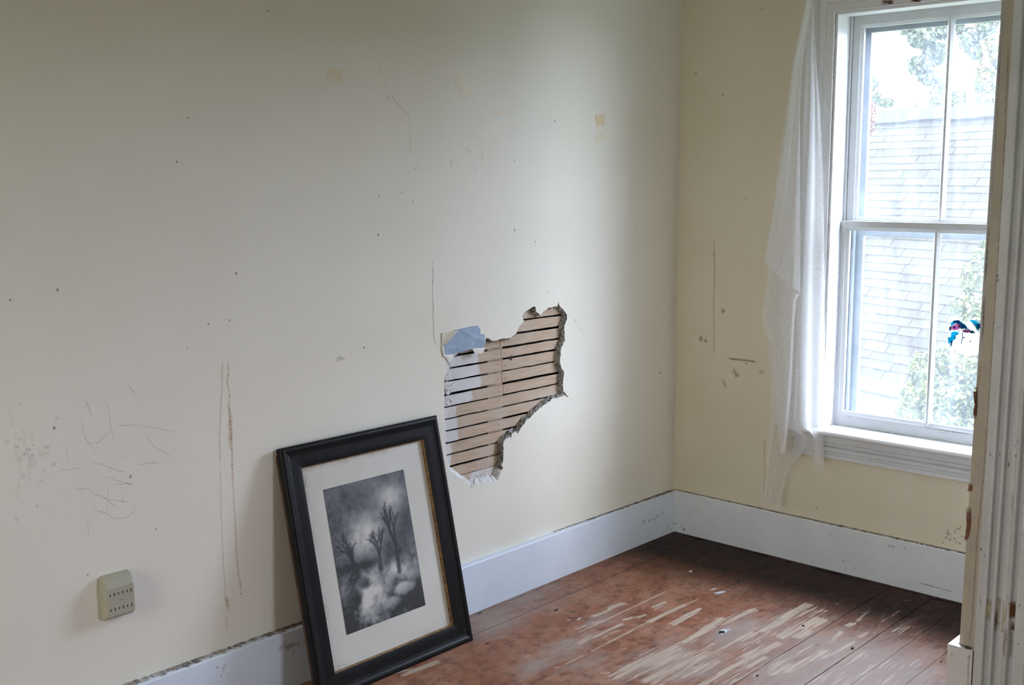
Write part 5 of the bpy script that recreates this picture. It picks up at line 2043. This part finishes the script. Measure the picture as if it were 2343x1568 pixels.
def foliage(name, parent, blobs, n, size, mat, seed, elong=1.6):
    vts, tn = leaves(blobs, n, size, seed, elong)
    me = bpy.data.meshes.new(name)
    me.from_pydata(vts.tolist(), [], [(4 * i, 4 * i + 1, 4 * i + 2, 4 * i + 3) for i in range(n)])
    me.materials.append(mat)
    at_ = me.attributes.new('tone', 'FLOAT', 'POINT')
    at_.data.foreach_set('value', tn.astype(np.float32))
    o = bpy.data.objects.new(name, me)
    COL.objects.link(o)
    o.parent = parent
    o.matrix_parent_inverse = Matrix.Translation(-parent.location)
    return o


def trunk(parent, pts_, r0, r1, mat, name='trunk'):
    m_ = MB()
    n = 8
    vs_ = []
    for i, p in enumerate(pts_):
        r_ = r0 + (r1 - r0) * i / (len(pts_) - 1)
        vs_ += [(p[0] + r_ * math.cos(2 * math.pi * k / n), p[1] + r_ * math.sin(2 * math.pi * k / n), p[2]) for k in range(n)]
    m_.add(vs_, [(n * i + k, n * i + (k + 1) % n, n * i + n + (k + 1) % n, n * i + n + k) for i in range(len(pts_) - 1) for k in range(n)], mat, smooth=True)
    return m_.build(name, parent)


def at_dist(u, v, dd):
    d = CM @ Vector(((u - CX) / FPX, -(v - CY) / FPX, -1.0))
    return CAM_LOC + d * dd


LF = {
    'blue': mat_leaf('dusky_green_leaves', (.060, .088, .072), (.135, .172, .142)),
    'yel': mat_leaf('yellow_green_leaves', (.10, .138, .052), (.20, .235, .095), (.40, .20, .06)),
    'red': mat_leaf('autumn_red_leaves', (.13, .045, .025), (.26, .11, .055)),
    'cedar': mat_leaf('cedar_sprays', (.062, .094, .042), (.165, .205, .082), (.26, .25, .09)),
    'far': mat_leaf('distant_green_leaves', (.085, .118, .06), (.155, .19, .10)),
}


def px_blobs(spec, dd):
    out = []
    for u, v, ru, rv, wt in spec:
        c = at_dist(u, v, dd)
        out.append((c, (ru / FPX * dd, ru / FPX * dd, rv / FPX * dd), wt))
    return out


def tree(name, label, spec, dd, n, size, mat, bark, seed, tr=True, cat='tree', group='trees beyond the house', rbase=.16):
    bl_ = px_blobs(spec, dd)
    c = sum((Vector(b[0]) * b[2] for b in bl_), Vector()) / sum(b[2] for b in bl_)
    root = empty(name, (c.x, c.y, GZ))
    tag(root, label, cat, group)
    foliage('foliage', root, bl_, n, size, mat, seed)
    if tr:
        trunk(root, [(c.x, c.y, GZ - .1), (c.x + .1, c.y, (GZ + c.z) / 2), (c.x, c.y + .1, c.z), (c.x - .1, c.y, max(b[0].z for b in bl_))], rbase, rbase * .35, bark)
    return root


tree('broadleaf_tree', 'tall dusky green tree against the sky behind the roof ridge, left of the muntin',
     [(2110, 85, 34, 26, 3), (2140, 120, 26, 30, 3), (2108, 150, 30, 22, 2.5), (2130, 178, 30, 14, 1.2), (2150, 70, 22, 22, 2), (2160, 40, 20, 26, 2), (2115, 50, 36, 20, 2), (2075, 70, 12, 8, .4)], 24, 4200, .050, LF['blue'], M['bark'], 11)
tree('broadleaf_tree', 'yellowing tree with orange leaves above the ridge in the upper right pane',
     [(2255, 190, 34, 46, 4), (2240, 235, 40, 26, 3), (2270, 120, 30, 40, 2.5), (2205, 235, 18, 24, 1.2), (2290, 210, 30, 60, 3)], 22, 6500, .045, LF['yel'], M['barkpale'], 12)
tree('broadleaf_tree', 'pale thin tree in front of the sky at the top of the right pane',
     [(2215, 90, 22, 30, 1), (2250, 70, 26, 26, 1), (2235, 115, 22, 20, .8), (2195, 60, 10, 20, .5), (2265, 55, 20, 16, .8)], 27, 1900, .045, LF['blue'], M['bark'], 13)
tree('broadleaf_tree', 'light green tree rising behind the ridge between the trunk and the muntin',
     [(2140, 235, 32, 26, 2), (2125, 250, 40, 16, 2), (2150, 205, 16, 20, 1), (2185, 235, 12, 26, 1)], 25, 3000, .042, LF['far'], M['bark'], 14)
tree('small_tree', 'small autumn tree with reddish leaves left of the roof end',
     [(1992, 250, 10, 14, 2), (1998, 275, 14, 14, 2), (1990, 315, 14, 14, 2), (2006, 300, 8, 10, 1), (1975, 290, 20, 40, 3)], 15, 1500, .028, LF['red'], M['bark'], 15, rbase=.05)
tree('small_tree', 'green bush like tree top left of the roof behind the reddish one',
     [(1995, 190, 12, 16, 1), (2000, 225, 16, 16, 1.4), (2030, 235, 16, 10, .6), (1980, 225, 16, 30, 1.5)], 26, 1700, .042, LF['far'], M['bark'], 16)
# pale bare trunk standing in front of the trees in the right pane
c = at_dist(2221, 245, 21.5)
t_ = at_dist(2219, 168, 21.5)
bt = empty('bare_trunk', (c.x, c.y, GZ))
tag(bt, 'pale bare tree trunk standing above the ridge in the right pane', 'tree trunk')
trunk(bt, [(c.x, c.y, GZ - .1), (c.x, c.y, c.z - 1), (c.x, c.y, c.z), (t_.x, t_.y, t_.z)], .13, .07, M['barkpale'])
# gable of a farther house at the right edge
hx = at_dist(2275, 262, 30)
fh = empty('distant_house', (hx.x, hx.y, GZ))
tag(fh, 'pinkish gable of a farther house peeking over the ridge at the right', 'house')
m = MB()
pa, pb, pt = at_dist(2247, 258, 30), at_dist(2345, 258, 30), at_dist(2290, 222, 30)
dep = Vector((3, 3, 0))
vs = [(pa.x, pa.y, GZ), (pb.x, pb.y, GZ), tuple(pb), tuple(pt), tuple(pa)]
vs2_ = [tuple(Vector(p) + dep) for p in vs]
m.add(vs + vs2_, [(0, 1, 2, 3, 4), (4, 3, 8, 9), (3, 2, 7, 8)], flat('dusty_pink_siding', (.32, .22, .20), .8))
m.build('gable_wall', fh)

# the evergreen shrub close to the house
sh_spec = [(2270, 600, 46, 50, 2), (2235, 640, 34, 48, 2), (2255, 700, 56, 60, 3), (2215, 760, 34, 40, 1.6), (2190, 700, 14, 18, .4), (2200, 830, 60, 46, 3), (2110, 850, 28, 46, 1.5), (2150, 905, 62, 50, 3.4), (2245, 900, 60, 80, 4),
           (2090, 905, 26, 30, 1.2), (2080, 950, 26, 26, 1.0), (2140, 970, 60, 50, 3), (2230, 1000, 70, 60, 3), (2270, 800, 50, 70, 3), (2065, 945, 12, 12, .3), (2095, 985, 40, 40, 1.6), (2280, 560, 30, 24, .8)]
cz = at_dist(2240, 900, 9.2)
shb = empty('evergreen_shrub', (cz.x, cz.y, GZ))
tag(shb, 'tall feathery yellow green evergreen in front of the house at lower right', 'shrub')
foliage('foliage', shb, px_blobs(sh_spec, 9.2), 30000, .0145, LF['cedar'], 31, 2.2)
trunk(shb, [(cz.x, cz.y, GZ - .1), (cz.x, cz.y, GZ + 1.2), (cz.x + .03, cz.y, 1.1)], .09, .02, M['bark'])
low_bl = [((cz.x, cz.y, GZ + .9), (.75, .75, .9), 1), ((cz.x - .1, cz.y + .2, GZ + 1.8), (.55, .55, .8), 1)]
foliage('foliage', shb, low_bl, 1500, .04, LF['cedar'], 32, 2.2)
